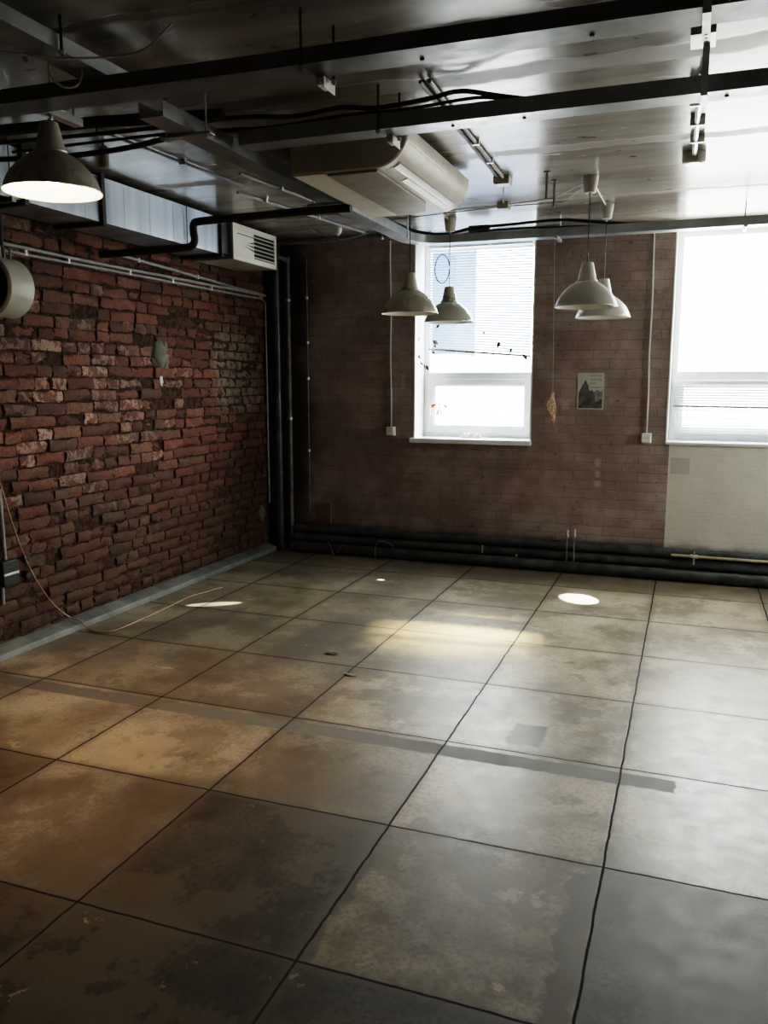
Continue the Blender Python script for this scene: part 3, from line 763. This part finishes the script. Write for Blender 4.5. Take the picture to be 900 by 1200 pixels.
# corner risers
def riser(label, x, y, z0, z1, r, mat, top=None, cl=()):
    T = thing('riser_pipe', label, 'pipe', (x, y, z0))
    pts = [(x, y, z0), (x, y, (z0+z1)/2), (x, y, z1-.09), (x, y, z1-.03)]
    if top: pts += [(x+top[0]*.3, y+top[1]*.3, z1), (x+top[0], y+top[1], z1+top[2])]
    obj('tube', MB().tube(smooth(pts, 6), r, 12), mat, T)
    for z in cl: obj('clip', MB().lathe((x, y, z), [(r+.001, -.012), (r+.007, -.012), (r+.007, .012), (r+.001, .012)], 12), 'steel', T)
riser('thick black riser pipe in the far corner beside the conduit', -3.655, 6.985, 0.0, H, .042, 'bpaint')
riser('dark grey riser pipe with a steel clamp in the far corner', -3.535, 6.99, 0.12, 2.70, .021, 'dconduit', (-.12, -.12, .03), (2.33, 1.25))
riser('thin riser conduit on the window wall nearest the corner', -3.365, 7.035, .36, 2.72, .009, 'dconduit', (-.05, 0, .06), (2.35, 1.95, 1.62, .95))

# heating pipes along the foot of the window wall
for lab, z, yy, r in (('top black heating pipe along the foot of the window wall', .213, 6.998, .040), ('middle black heating pipe along the foot of the window wall', .125, 6.985, .040), ('black heating pipe lying lowest along the window wall', .051, 6.90, .046)):
    T = thing('heating_pipe', lab, 'pipe', (-.5, yy, z))
    obj('tube', MB().tube([(-3.49, yy, z), (-1.5, yy, z+.002), (0, yy, z), (2.55, yy, z)], r, 18), 'bpaint', T)
    for x in (-2.7, -1.34, .4, 1.7): obj('pipe_ring', MB().lathe((x, yy, z), [(r+.0005, -.012), (r+.004, -.012), (r+.004, .012), (r+.0005, .012)], 18, 'X'), 'bpaint', T)
op = thing('water_pipe', 'thin ochre pipe with a valve lying over the heating pipes below the white panel', 'pipe', (.1, 6.94, .20))
obj('tube', MB().tube([(-.09, 6.935, .205), (.3, 6.935, .203), (1.8, 6.935, .20)], .012, 10), 'ochre', op)
v = obj('valve', MB().lathe((.085, 6.935, .204), [(.001, -.03), (.018, -.03), (.018, -.012), (.014, 0), (.018, .012), (.018, .03), (.001, .03)], 12, 'X'), 'steel', op)
obj('valve_stem', MB().tube([(.085, 6.935, .21), (.085, 6.925, .245)], .006, 8), 'steel', v); obj('lever', MB().box(.078, .092, 6.915, 6.93, .14, .20), 'steel', v)
def tap(label, x, z1, z0):
    T = thing('drain_tap', label, 'tap', (x, 6.935, z0))
    obj('stem', MB().tube([(x, 6.94, z0), (x, 6.94, z1-.03)], .005, 10), 'conduit', T)
    obj('valve_body', MB().lathe((x, 6.94, z1-.035), [(.001, -.02), (.012, -.018), (.016, 0), (.011, .018), (.001, .02)], 12), 'steel', T)
    obj('cap', MB().lathe((x, 6.94, z1), [(.001, -.016), (.011, -.014), (.013, 0), (.008, .012), (.001, .014)], 12), 'steel', T)
tap('shorter of two small steel taps rising before the heating pipes', -.925, .345, .072)
tap('longer of two small steel taps rising before the heating pipes', -.865, .355, .072)
for lab, x, z in (('tiny steel fitting on the heating pipes under the sill', -1.645, .155), ('tiny steel fitting low on the heating pipes beside the taps', -1.345, .095)):
    tag(obj('pipe_fitting', MB().lathe((x, 6.905, z), [(.001, -.04), (.006, -.04), (.006, .01), (.011, .014), (.011, .028), (.001, .03)], 10), 'steel', loc=(x, 6.905, z)), lab, 'fitting')
# brown board and wire ends
tag(obj('access_panel', MB().box(-3.285, -3.145, 7.028, YB-.001, .258, .455), 'board', bevel=.003, loc=(-3.21, 7.04, .258)), 'small brown board on the window wall beside the corner conduit', 'panel')
tag(obj('wire_loop', MB().tube(smooth([(-2.62, 6.84, .0), (-2.62, 6.84, .10), (-2.60, 6.84, .155), (-2.54, 6.84, .17), (-2.48, 6.85, .145), (-2.45, 6.86, .11)], 6), .004, 8), 'conduit', loc=(-2.6, 6.84, 0)), 'thin grey wire end looping up from the floor by the heating pipes', 'wire')
tag(obj('wire_loop', MB().tube(smooth([(-3.10, 6.85, .13), (-3.05, 6.84, .05), (-3.03, 6.84, .005), (-2.98, 6.84, .06), (-2.94, 6.85, .12)], 6), .004, 8), 'dconduit', loc=(-3.03, 6.84, 0)), 'dark wire end dipping to the floor below the brown board', 'wire')

# ------------------------------------------------------------------ sockets with surface cables on the window wall
def socket(label, clabel, x, z, xt):
    T = thing('power_socket', label, 'socket', (x, YB, z))
    obj('back_box', MB().box(x-.04, x+.04, YB-.042, YB, z-.04, z+.04), 'white', T, bevel=.005)
    c = obj('cover', MB().box(x-.034, x+.034, YB-.048, YB-.042, z-.034, z+.034), 'white', T, bevel=.003)
    h = MB()
    for d in (-.010, .010): h.lathe((x+d, YB-.0484, z), [(.001, 0), (.0028, 0)], 8, 'Y')
    obj('socket_hole', h, 'dark', c)
    cb = smooth([(xt, YB-.012, H-.02), (xt, YB-.012, 2.6), (xt+(x-xt)*.3+.004, YB-.012, 2.2), (xt+(x-xt)*.6-.003, YB-.012, 1.8), (x, YB-.012, 1.5), (x, YB-.012, z+.04)], 5)
    tag(obj('surface_cable', MB().tube(cb, .006, 8), 'white', loc=(x, YB-.012, z+.1)), clabel, 'cable')
socket('small white socket box on the brick wall beside the blind window', 'white cable dropping to the socket beside the blind window', -2.54, 1.15, -2.55)
socket('small white socket box on the brick pier between the windows', 'white cable dropping to the socket on the brick pier', -.332, 1.14, -.345)
tag(obj('hanging_wire', MB().tube(smooth([(-.97, YB-.01, H-.02), (-.99, YB-.012, 2.7), (-1.0, YB-.01, 2.55), (-.985, YB-.012, 2.50), (-.98, YB-.01, 2.42)], 5), .003, 6), 'dconduit', loc=(-.98, YB-.01, 2.6)), 'short thin dark wire dangling from the ceiling onto the brick pier', 'wire')

# poster on the pier: grey landscape picture with a dark tower and lines of unreadable print
P = thing('poster', 'small black and white poster on the brick pier', 'poster', (-.79, YB-.004, 1.365))
px0, px1, pz0, pz1 = -.897, -.683, 1.366, 1.664
obj('sheet', MB().box(px0, px1, YB-.004, YB, pz0, pz1), 'paper', P)
def U(a, b, d=.0045): return (px0+(px1-px0)*a, YB-d, pz0+(pz1-pz0)*b)
dark = [(.05, .03), (.95, .03), (.95, .30), (.86, .27), (.80, .20), (.68, .22), (.66, .38), (.62, .47), (.55, .54), (.48, .50), (.43, .56), (.41, .66), (.36, .70), (.31, .80), (.27, .79), (.24, .72), (.19, .68), (.13, .58), (.08, .50), (.05, .40)]
pi = MB(); pi.add([U(a, b) for a, b in dark], [tuple(range(len(dark)))])
obj('picture', pi, 'ink', P, smoothf=False)
pm = MB(); mid = [(.66, .22), (.80, .20), (.86, .27), (.95, .30), (.95, .52), (.85, .50), (.75, .54), (.62, .47)]
pm.add([U(a, b, .0043) for a, b in mid], [tuple(range(len(mid)))])
obj('picture_shadow', pm, 'inkmid', P, smoothf=False)
pl = MB()
for row, (z, a, b) in enumerate(((.925, .48, .88), (.815, .48, .90), (.71, .48, .70), (.60, .46, .92))):
    a0 = a
    while a0 < b:
        w = random.uniform(.03, .07); pl.add([U(a0, z-.012, .0046), U(min(a0+w, b), z-.012, .0046), U(min(a0+w, b), z+.018, .0046), U(a0, z+.018, .0046)], [(0, 1, 2, 3)]); a0 += w+.018
obj('lettering', pl, 'inkmid', P, smoothf=False)

# ------------------------------------------------------------------ hanging ornament, garlands, trifles in the window
O = thing('hanging_ornament', 'bundle of dried straw hanging on a string between window and poster', 'ornament', (-1.09, 6.98, 1.25))
obj('string', MB().tube([(-1.115, 6.98, H), (-1.10, 6.98, 2.1), (-1.09, 6.98, 1.50)], .0022, 6), 'string', O)
m = MB()
for k in range(22):
    a = random.uniform(0, 2*PI); rr = random.uniform(.005, .028); q = random.uniform(-.012, .012)
    m.tube(smooth([(-1.09+q, 6.98, 1.46+random.uniform(0, .05)), (-1.09+rr*math.cos(a)*1.4-.012, 6.98+rr*math.sin(a), 1.40), (-1.085+rr*math.cos(a), 6.98+rr*math.sin(a), 1.34), (-1.075+q, 6.98, 1.285+random.uniform(-.02, .02))], 3), random.uniform(.003, .0065), 5)
obj('straw_bundle', m, 'dried', O)
obj('tie', MB().lathe((-1.088, 6.98, 1.445), [(.012, -.012), (.017, 0), (.012, .012)], 12), 'string', O)
obj('tassel', MB().tube([(-1.072, 6.98, 1.29), (-1.068, 6.98, 1.215)], [.003, .001], 6), 'dried', O)
def leafmesh(m, c, s, ang, tw):
    c = Vector(c); R_ = Matrix.Rotation(ang, 3, 'Y') @ Matrix.Rotation(tw, 3, 'Z')
    pr = [(0, 0, .5), (.22, .05, .25), (.28, .0, 0), (.16, -.04, -.3), (0, 0, -.5), (-.16, .05, -.3), (-.28, .02, 0), (-.2, -.03, .25), (0, .07, 0)]
    vs = [c+R_ @ (Vector(p)*s) for p in pr]
    return m.add(vs, [(8, k, (k+1) % 8) for k in range(8)])
def garland(label, pts, leaves, y):
    G = thing('leaf_garland', label, 'garland', (pts[0][0], y, pts[0][1]))
    obj('string', MB().tube(smooth([(a, y, b) for a, b in pts], 5), .0018, 6), 'string', G)
    for a, b, s, col in leaves:
        obj('leaf', leafmesh(MB(), (a, y-.004, b-.01), s, random.uniform(-1, 1), random.uniform(-.6, .6)), col, G)
garland('string of dark dried leaves hanging in the left reveal of the blind window', [(-2.30, 2.10), (-2.325, 1.95), (-2.315, 1.86), (-2.29, 1.79), (-2.265, 1.75), (-2.235, 1.73)],
        [(-2.325, 1.97, .06, 'leafb'), (-2.33, 1.90, .04, 'leaf'), (-2.31, 1.82, .05, 'leaf'), (-2.285, 1.76, .045, 'leaf'), (-2.262, 1.735, .04, 'leafd'), (-2.235, 1.725, .055, 'leafd')], YB+.09)
garland('short string of brown leaves before the slats at the left edge of the blind', [(-2.19, 2.16), (-2.175, 2.05), (-2.18, 1.95), (-2.21, 1.85)],
        [(-2.165, 2.09, .05, 'leafd'), (-2.185, 1.95, .065, 'leafb'), (-2.205, 1.86, .05, 'leafd'), (-2.19, 1.92, .04, 'leafb')], YB+.17)
garland('string of small dark leaves sagging across the bright side of the blind', [(-1.85, 2.10), (-1.75, 2.03), (-1.61, 1.925), (-1.51, 1.87), (-1.38, 1.81)],
        [(-1.745, 2.02, .045, 'leafb'), (-1.61, 1.92, .06, 'leafd'), (-1.50, 1.87, .05, 'leaf'), (-1.37, 1.81, .055, 'leafd'), (-1.39, 1.825, .04, 'leaf')], YB+.17)
bw = thing('ribbon_bow', 'red and white ribbon bow on the lower window sash', 'bow', (-2.16, YB+.22, 1.38))
yb_ = YB+.232
m = MB(); m.add([(-2.16, yb_, 1.395), (-2.24, yb_-.01, 1.385), (-2.235, yb_-.004, 1.35), (-2.20, yb_, 1.375)], [(0, 1, 2, 3)]); m.add([(-2.16, yb_, 1.395), (-2.08, yb_-.01, 1.375), (-2.09, yb_-.004, 1.35), (-2.13, yb_, 1.378)], [(0, 1, 2, 3)]); m.lathe((-2.16, yb_-.004, 1.388), [(.001, -.008), (.012, -.006), (.012, .006), (.001, .008)], 10)
obj('loop', m, 'red', bw)
m = MB(); m.add([(-2.16, yb_, 1.385), (-2.20, yb_-.008, 1.28), (-2.155, yb_-.012, 1.30)], [(0, 1, 2)]); m.add([(-2.16, yb_, 1.385), (-2.12, yb_-.008, 1.27), (-2.15, yb_-.004, 1.30)], [(0, 1, 2)])
obj('ribbon_tail', m, 'white', bw)
m = MB()
for k in range(3):
    c = Vector((-1.90+.06*k, YB+.15+.015*(k % 2), 1.094)); nn = 9
    ring1 = [c+Vector((.045*math.cos(2*PI*q/nn)*random.uniform(.7, 1.2), .03*math.sin(2*PI*q/nn)*random.uniform(.7, 1.2), .002)) for q in range(nn)]
    ring2 = [c+Vector((.035*math.cos(2*PI*q/nn)*random.uniform(.5, 1.2), .022*math.sin(2*PI*q/nn)*random.uniform(.5, 1.2), random.uniform(.02, .045))) for q in range(nn)]
    m.add(ring1+ring2+[c+Vector((0, 0, random.uniform(.03, .06)))], [(q, (q+1) % nn, nn+(q+1) % nn, nn+q) for q in range(nn)]+[(nn+q, nn+(q+1) % nn, 2*nn) for q in range(nn)])
tag(obj('plastic_bag', m, 'bag', loc=(-1.84, YB+.15, 1.094), ang=20), 'crumpled translucent plastic bag lying on the window sill', 'bag')

# ------------------------------------------------------------------ ceiling conduits, boxes, rods
zc = H-.012
def strip(label, pts, r=.008, mat='conduit', clip=()):
    pts = [(a*.955, b*.955, c) for a, b, c in pts]; clip = [(a*.955, b*.955) for a, b, c in clip]
    T = thing('ceiling_conduit', label, 'conduit', pts[0]); obj('tube', MB().tube(pts, r, 8), mat, T)
    for p in clip: obj('clip', MB().box(p[0]-.018, p[0]+.018, p[1]-.009, p[1]+.009, H-.024, H), 'steel', T)
    return T
strip('ceiling conduit with steel clips running beside the air conditioner', [(-1.135, 3.62, zc), (-1.27+.1, 4.4, zc), (-1.30+.1, 5.40, zc)], .010, 'conduit', [(-1.155, 4.1, 0), (-1.175, 4.6, 0), (-1.19, 5.0, 0)])
strip('second ceiling conduit hugging the air conditioner', [(-1.175, 3.62, zc), (-1.20, 4.3, zc), (-1.235, 5.40, zc)], .008, 'dconduit')
def cbox(label, x, y, s=.05, h=.04):
    x *= .955; y *= .955
    T = thing('junction_box', label, 'junction box', (x, y, H-h))
    obj('box_body', MB().box(x-s, x+s, y-s, y+s, H-h, H), 'cup', T, bevel=.005); obj('box_lid', MB().box(x-s*.9, x+s*.9, y-s*.9, y+s*.9, H-h-.006, H-h), 'cup', T, bevel=.003)
    return T
cbox('junction box on the ceiling where the two conduits end', -1.215, 5.47)
cbox('small junction box on the ceiling before the blind window', -1.37, 6.22, .042)
strip('thin ceiling conduit joining the two small junction boxes', [(-1.225, 5.53, zc), (-1.36, 6.17, zc)], .006, 'dconduit')
strip('thin ceiling wire stretched across towards the nearest pale lamp', [(-2.48, 6.36, zc), (-1.42, 6.24, zc), (-1.0, 6.14, zc), (-.74, 5.75, zc)], .004, 'dconduit')
strip('thin ceiling wire stretched across behind the hanging rods', [(-2.48, 6.50, zc), (-1.38, 6.28, zc), (-.95, 6.30, zc), (-.73, 5.80, zc)], .004, 'dconduit')
strip('ceiling conduit running from cup to cup of the pale lamps', [(-.68, 5.76, zc), (-.672, 6.54, zc)], .005, 'cup')
strip('ceiling conduit leading to the cup of the lamp with coiled cord', [(-1.72, 5.15, zc), (-1.87, 6.2, zc), (-1.905, 6.65, zc)], .008, 'cup')
for lab, x, y in (('threaded rod end hanging bare from the ceiling, nearer the far tray', -.873, 5.40), ('threaded rod end hanging bare from the ceiling, nearer the camera', -.883, 5.17)):
    T = thing('threaded_rod', lab, 'rod', (x, y, H-.16)); obj('rod', MB().tube([(x, y, H-.16), (x, y, H)], .007, 8), 'dconduit', T); obj('washer', MB().lathe((x, y, H-.004), [(.001, -.004), (.02, -.004), (.02, .004)], 12), 'dconduit', T)
# metal conduit with an end box at the right of the ceiling
rc = thing('ceiling_conduit', 'galvanised conduit ending in a round box beside the strapped tray', 'conduit', (-.05, 4.2, H-.03))
obj('tube', MB().tube([(-.03, 3.72, H-.020), (-.045, 4.2, H-.020), (-.06, 5.0, H-.020)], .013, 12), 'steel', rc)
for yy in (3.85, 4.10, 4.40, 4.70): obj('clip', MB().box(-.080, -.012, yy-.010, yy+.010, H-.036, H-.001), 'steel', rc, bevel=.002)
eb = obj('end_box', MB().lathe((-.062, 5.05, H), [(.001, -.055), (.055, -.053), (.062, -.042), (.062, 0)], 24), 'cup', rc)
obj('box_lid', MB().lathe((-.062, 5.05, H-.055), [(.001, -.004), (.045, -.004), (.05, 0)], 24), 'steel', eb)
# clutter beyond the air conditioner, left of the long tray
strip('ceiling conduit left of the long tray, nearest the grille', [(-3.0, 5.2, zc), (-2.9, 5.9, zc), (-2.75, 6.95, zc)], .010, 'conduit', [(-2.95, 5.5, 0), (-2.86, 6.2, 0)])
strip('ceiling conduit midway between the grille and the long tray', [(-2.72, 4.75, zc), (-2.62, 5.7, zc), (-2.5, 6.95, zc)], .010, 'conduit', [(-2.67, 5.2, 0), (-2.6, 5.9, 0)])
strip('ceiling conduit left of the long tray and touching its hangers', [(-2.45, 4.75, zc), (-2.40, 5.7, zc), (-2.34, 6.98, zc)], .008, 'conduit', [(-2.43, 5.2, 0), (-2.38, 6.1, 0)])
strip('dark pipe crossing the ceiling over the black corner', [(-3.7, 7.05, H-.03), (-2.3, 7.05, H-.03)], .022, 'dconduit')
tag(obj('hanging_wire', MB().tube(smooth([(-2.95, 6.3, H-.01), (-2.85, 6.32, 2.76), (-2.70, 6.36, 2.73), (-2.5, 6.38, 2.77), (-2.35, 6.4, H-.01)], 6), .005, 8), 'conduit', loc=(-2.7, 6.36, 2.8)), 'grey wire sagging below the ceiling before the dark corner', 'wire')
sd = thing('ceiling_sensor', 'small pale round sensor hanging from the ceiling left of the long tray', 'sensor', (-2.78, 6.42, H-.06))
obj('sensor_body', MB().lathe((-2.78, 6.42, H), [(.001, -.055), (.02, -.05), (.03, -.03), (.032, 0)], 20), 'white', sd); obj('sensor_eye', MB().lathe((-2.78, 6.42, H-.055), [(.001, -.010), (.009, -.006), (.011, .002)], 14), 'white', sd)
cy_ = thing('ceiling_sensor', 'small dull cylinder hanging over the duct behind the lit lamp', 'sensor', (-2.93, 3.72, 2.69))
obj('sensor_body', MB().lathe((-2.93, 3.72, 2.69), [(.001, 0), (.024, .002), (.026, .01), (.026, .10), (.018, .11), (.001, .112)], 18), 'beiged', cy_); obj('stem', MB().tube([(-2.93, 3.72, 2.79), (-2.93, 3.72, H)], .006, 8), 'dconduit', cy_)
strip('thin ceiling conduit from the dull cylinder towards the grille', [(-2.95, 3.7, H-.012), (-2.90, 4.4, H-.012), (-2.86, 5.1, H-.012)], .008, 'dconduit', [(-2.90, 4.4, 0)])
# wires over the near left tray
tag(obj('hanging_wire', MB().tube(smooth([(-2.9, 1.9, 2.74), (-2.45, 2.18, 2.705), (-2.21, 2.38, 2.695), (-2.07, 2.46, 2.69), (-1.95, 2.56, 2.715), (-1.85, 2.60, 2.74), (-1.76, 2.63, H-.01)], 5), .004, 8), 'string', loc=(-2.1, 2.46, 2.69)), 'pale thin wire strung in a V beneath the nearest lengthwise tray', 'wire')
tag(obj('hanging_wire', MB().tube(smooth([(-2.235, 2.56, 2.722), (-2.235, 2.56, 2.70), (-2.225, 2.575, 2.67), (-2.20, 2.60, 2.655), (-2.165, 2.62, 2.665), (-2.15, 2.63, 2.70), (-2.15, 2.63, 2.722)], 5), .004, 8), 'string', loc=(-2.2, 2.6, 2.66)), 'short pale hook of wire curling under the lengthwise tray', 'wire')

# ------------------------------------------------------------------ things on the brick wall and floor
DC = Vector((-3.475, 3.60, 2.088))
dr = thing('drum_floodlight', 'beige drum-shaped floodlight before the brick wall under the conduits', 'floodlight', DC)
def drum(prof, name, mat, parent):
    m = MB().lathe(DC, prof, 48, 'Y')
    return obj(name, m, mat, parent, ang=40)
drum([(.001, .012), (.10, .010), (.145, .004), (.153, -.006), (.155, -.012), (.155, -.165), (.150, -.170), (.141, -.165), (.139, -.15)], 'housing', 'drum', dr)
drum([(.139, -.150), (.10, -.06), (.04, -.03), (.001, -.028)], 'reflector', 'dark', dr)
drum([(.147, -.168), (.147, -.174), (.134, -.174), (.134, -.168)], 'front_ring', 'beiged', dr)
obj('bracket', MB().tube([(-3.475, 3.52, 2.235), (-3.475, 3.52, 2.30), (-3.56, 3.52, 2.33), (-3.735, 3.52, 2.33)], .012, 12), 'beiged', dr)
for q, yy in enumerate((3.56, 3.60)): obj('cable_tail', MB().tube(smooth([(-3.72, yy+.2, 2.32), (-3.60, yy+.08, 2.325), (-3.50, yy+.01, 2.31), (-3.478, yy, 2.28), (-3.482, yy, 2.23)], 5), .006, 8), 'conduit', dr)
tag(obj('drop_pipe', MB().tube([(-3.70, 3.765, 2.30), (-3.70, 3.77, 2.54)], .016, 12), 'black', loc=(-3.70, 3.77, 2.4)), 'short black pipe between the duct and the conduits above the floodlight', 'pipe')
sk = thing('junction_box', 'dark socket box low on the brick wall at the end of a grey conduit', 'junction box', (-3.73, 3.68, .4))
obj('box_body', MB().box(-3.745, -3.69, 3.60, 3.72, .41, .56), 'black', sk, bevel=.006)
obj('cover_clip', MB().box(-3.69, -3.682, 3.60, 3.715, .475, .49), 'steel', sk, bevel=.002)
obj('conduit', MB().tube([(-3.735, 3.665, .56), (-3.735, 3.66, .98)], .011, 10), 'conduit', sk)
obj('conduit', MB().tube([(-3.735, 3.625, .30), (-3.735, 3.63, .41)], .011, 10), 'conduit', sk)
for lab, yy, z in (('small black round plug on the brick wall beside the tan cable, higher', 3.825, .535), ('small black round plug on the brick wall beside the tan cable, lower', 3.83, .43)):
    tag(obj('rubber_plug', MB().lathe((-3.735, yy, z), [(.001, .012), (.02, .010), (.027, -.004), (.027, -.015)], 14, 'X'), 'black', loc=(-3.735, yy, z)), lab, 'plug')
cable('tan cable trailing down the brick wall and along the floor', [(-3.728, 3.60, 1.16), (-3.728, 3.66, 1.02), (-3.728, 3.71, .84), (-3.728, 3.77, .65), (-3.728, 3.87, .42), (-3.727, 4.01, .21), (-3.715, 4.14, .085), (-3.66, 4.17, .058), (-3.61, 4.18, .012), (-3.50, 4.15, .006), (-3.42, 4.20, .006), (-3.41, 4.40, .006), (-3.42, 4.75, .006), (-3.44, 5.08, .006), (-3.40, 5.28, .006), (-3.36, 5.42, .006)], .0045, 'orangecable')
for lab, x, y, s, mt in (('dark dead leaf on the floor beyond the olive leaf', -1.92, 4.29, .09, 'leafd'), ('olive dry leaf lying on the floor near the middle', -1.68, 4.0, .085, 'leafg')):
    m = leafmesh(MB(), (0, 0, 0), s, 0, 0)
    R_ = Matrix.Rotation(PI/2, 3, 'X'); R2 = Matrix.Rotation(1.3, 3, 'Z')
    m.v = [R2 @ R_ @ v for v in m.v]
    dz = min(v.z for v in m.v); m.v = [v+Vector((x, y, .002-dz)) for v in m.v]
    tag(obj('dry_leaf', m, mt, loc=(x, y, .002)), lab, 'leaf')

# ------------------------------------------------------------------ outside
M['facade'] = simple('blue grey facade', (.020, .036, .070), .8, 0, .10, .6)
M['plinth'] = simple('white street level facade', (.85, .87, .88), .8, 0, .04, .6)
nbd = thing('neighbour_building', 'blue-grey building across the street, seen through the crooked blind', 'building', (-14, 20, -4))
obj('upper_wall', MB().box(-30, -5.55, 20, 22, 2.25, 9), 'facade', nbd)
obj('street_wall', MB().box(-30, -5.55, 20, 22, -4, 2.25), 'plinth', nbd)

# ------------------------------------------------------------------ light
w = bpy.data.worlds.new('sky'); bpy.context.scene.world = w; w.use_nodes = True
nt = w.node_tree; bg = nt.nodes['Background']
tc = nt.nodes.new('ShaderNodeTexCoord'); sp = nt.nodes.new('ShaderNodeSeparateXYZ'); nt.links.new(tc.outputs['Generated'], sp.inputs[0])
rp = nt.nodes.new('ShaderNodeValToRGB'); mp = nt.nodes.new('ShaderNodeMapRange'); mp.inputs[1].default_value = -1
nt.links.new(sp.outputs[2], mp.inputs[0]); nt.links.new(mp.outputs[0], rp.inputs[0])
e = rp.color_ramp.elements; e[0].position = .46; e[0].color = (.60, .575, .53, 1); e[1].position = .62; e[1].color = (1, .975, .93, 1)
nt.links.new(rp.outputs[0], bg.inputs[0]); bg.inputs[1].default_value = 13.
def portal(W):
    l = bpy.data.lights.new('daylight_portal', 'AREA'); l.shape = 'RECTANGLE'; l.size = W[1]-W[0]; l.size_y = W[3]-W[2]; l.cycles.is_portal = True
    o = bpy.data.objects.new('daylight_portal', l); C.objects.link(o); o.location = ((W[0]+W[1])/2, YB+.41, (W[2]+W[3])/2); o.rotation_euler = (-PI/2, 0, 0)
portal(W1); portal(W2)
l = bpy.data.lights.new('daylight_portal', 'AREA'); l.shape = 'RECTANGLE'; l.size = R3[1]-R3[0]; l.size_y = R3[3]-R3[2]; l.cycles.is_portal = True
o = bpy.data.objects.new('daylight_portal', l); C.objects.link(o); o.location = (X1+.19, (R3[0]+R3[1])/2, (R3[2]+R3[3])/2); o.rotation_euler = (PI/2, 0, PI/2)
def spot(frm, to, ang, power, blend, col, rad=.01, wide=1.):
    l = bpy.data.lights.new('sun_glint', 'SPOT'); l.spot_size = math.radians(ang); l.spot_blend = blend; l.energy = power; l.color = col; l.shadow_soft_size = rad
    o = bpy.data.objects.new('sun_glint', l); C.objects.link(o); o.location = frm
    o.rotation_euler = (Vector(to)-Vector(frm)).to_track_quat('-Z', 'Y').to_euler(); o.scale = (wide, 1, 1)
# daylight glancing in off the buildings opposite
spot((3.80, 11.5, 8.15), (-.71, 6.07, 0), 1.0, 60000, .03, (1, .97, .9), .01, 1.7)
spot((-3.08, 14.0, 6.77), (-1.35, 4.92, 0), 2.2, 8500, .8, (1, .70, .30), .16, 3.0)
spot((4.80, 10.0, 5.12), (-3.17, 5.0, 0), 1.0, 22000, .05, (1, .95, .85), .01, .55)
spot((.05, 10.0, 4.79), (-2.3, 6.1, 0), 1.0, 30000, .05, (1, .95, .85), .01, .4)
lp = bpy.data.lights.new('lamp_glow', 'SPOT'); lp.energy = 38; lp.color = (1, .62, .30); lp.shadow_soft_size = .03; lp.spot_size = math.radians(80); lp.spot_blend = 1.
lo = bpy.data.objects.new('lamp_glow', lp); C.objects.link(lo); lo.location = (LX, LY, LZ+.015)

# ------------------------------------------------------------------ camera
yaw, pitch, F = .3550999, .158106, 964.43
f = Vector((-math.sin(yaw)*math.cos(pitch), math.cos(yaw)*math.cos(pitch), -math.sin(pitch)))
r = Vector((math.cos(yaw), math.sin(yaw), 0)); u = r.cross(f)
cam = bpy.data.cameras.new('camera'); co = bpy.data.objects.new('camera', cam); C.objects.link(co)
co.matrix_world = Matrix(((r.x, u.x, -f.x, 0), (r.y, u.y, -f.y, 0), (r.z, u.z, -f.z, 1.6), (0, 0, 0, 1)))
cam.sensor_fit = 'VERTICAL'; cam.sensor_height = 36; cam.sensor_width = 27; cam.lens = F/1200*36; cam.clip_start = .05
S = bpy.context.scene; S.camera = co
S.cycles.use_denoising = True; S.cycles.max_bounces = 8; S.cycles.diffuse_bounces = 5; S.cycles.transparent_max_bounces = 12
S.view_settings.view_transform = 'Filmic'; S.view_settings.look = 'High Contrast'; S.view_settings.exposure = 1.36; S.view_settings.gamma = 1.
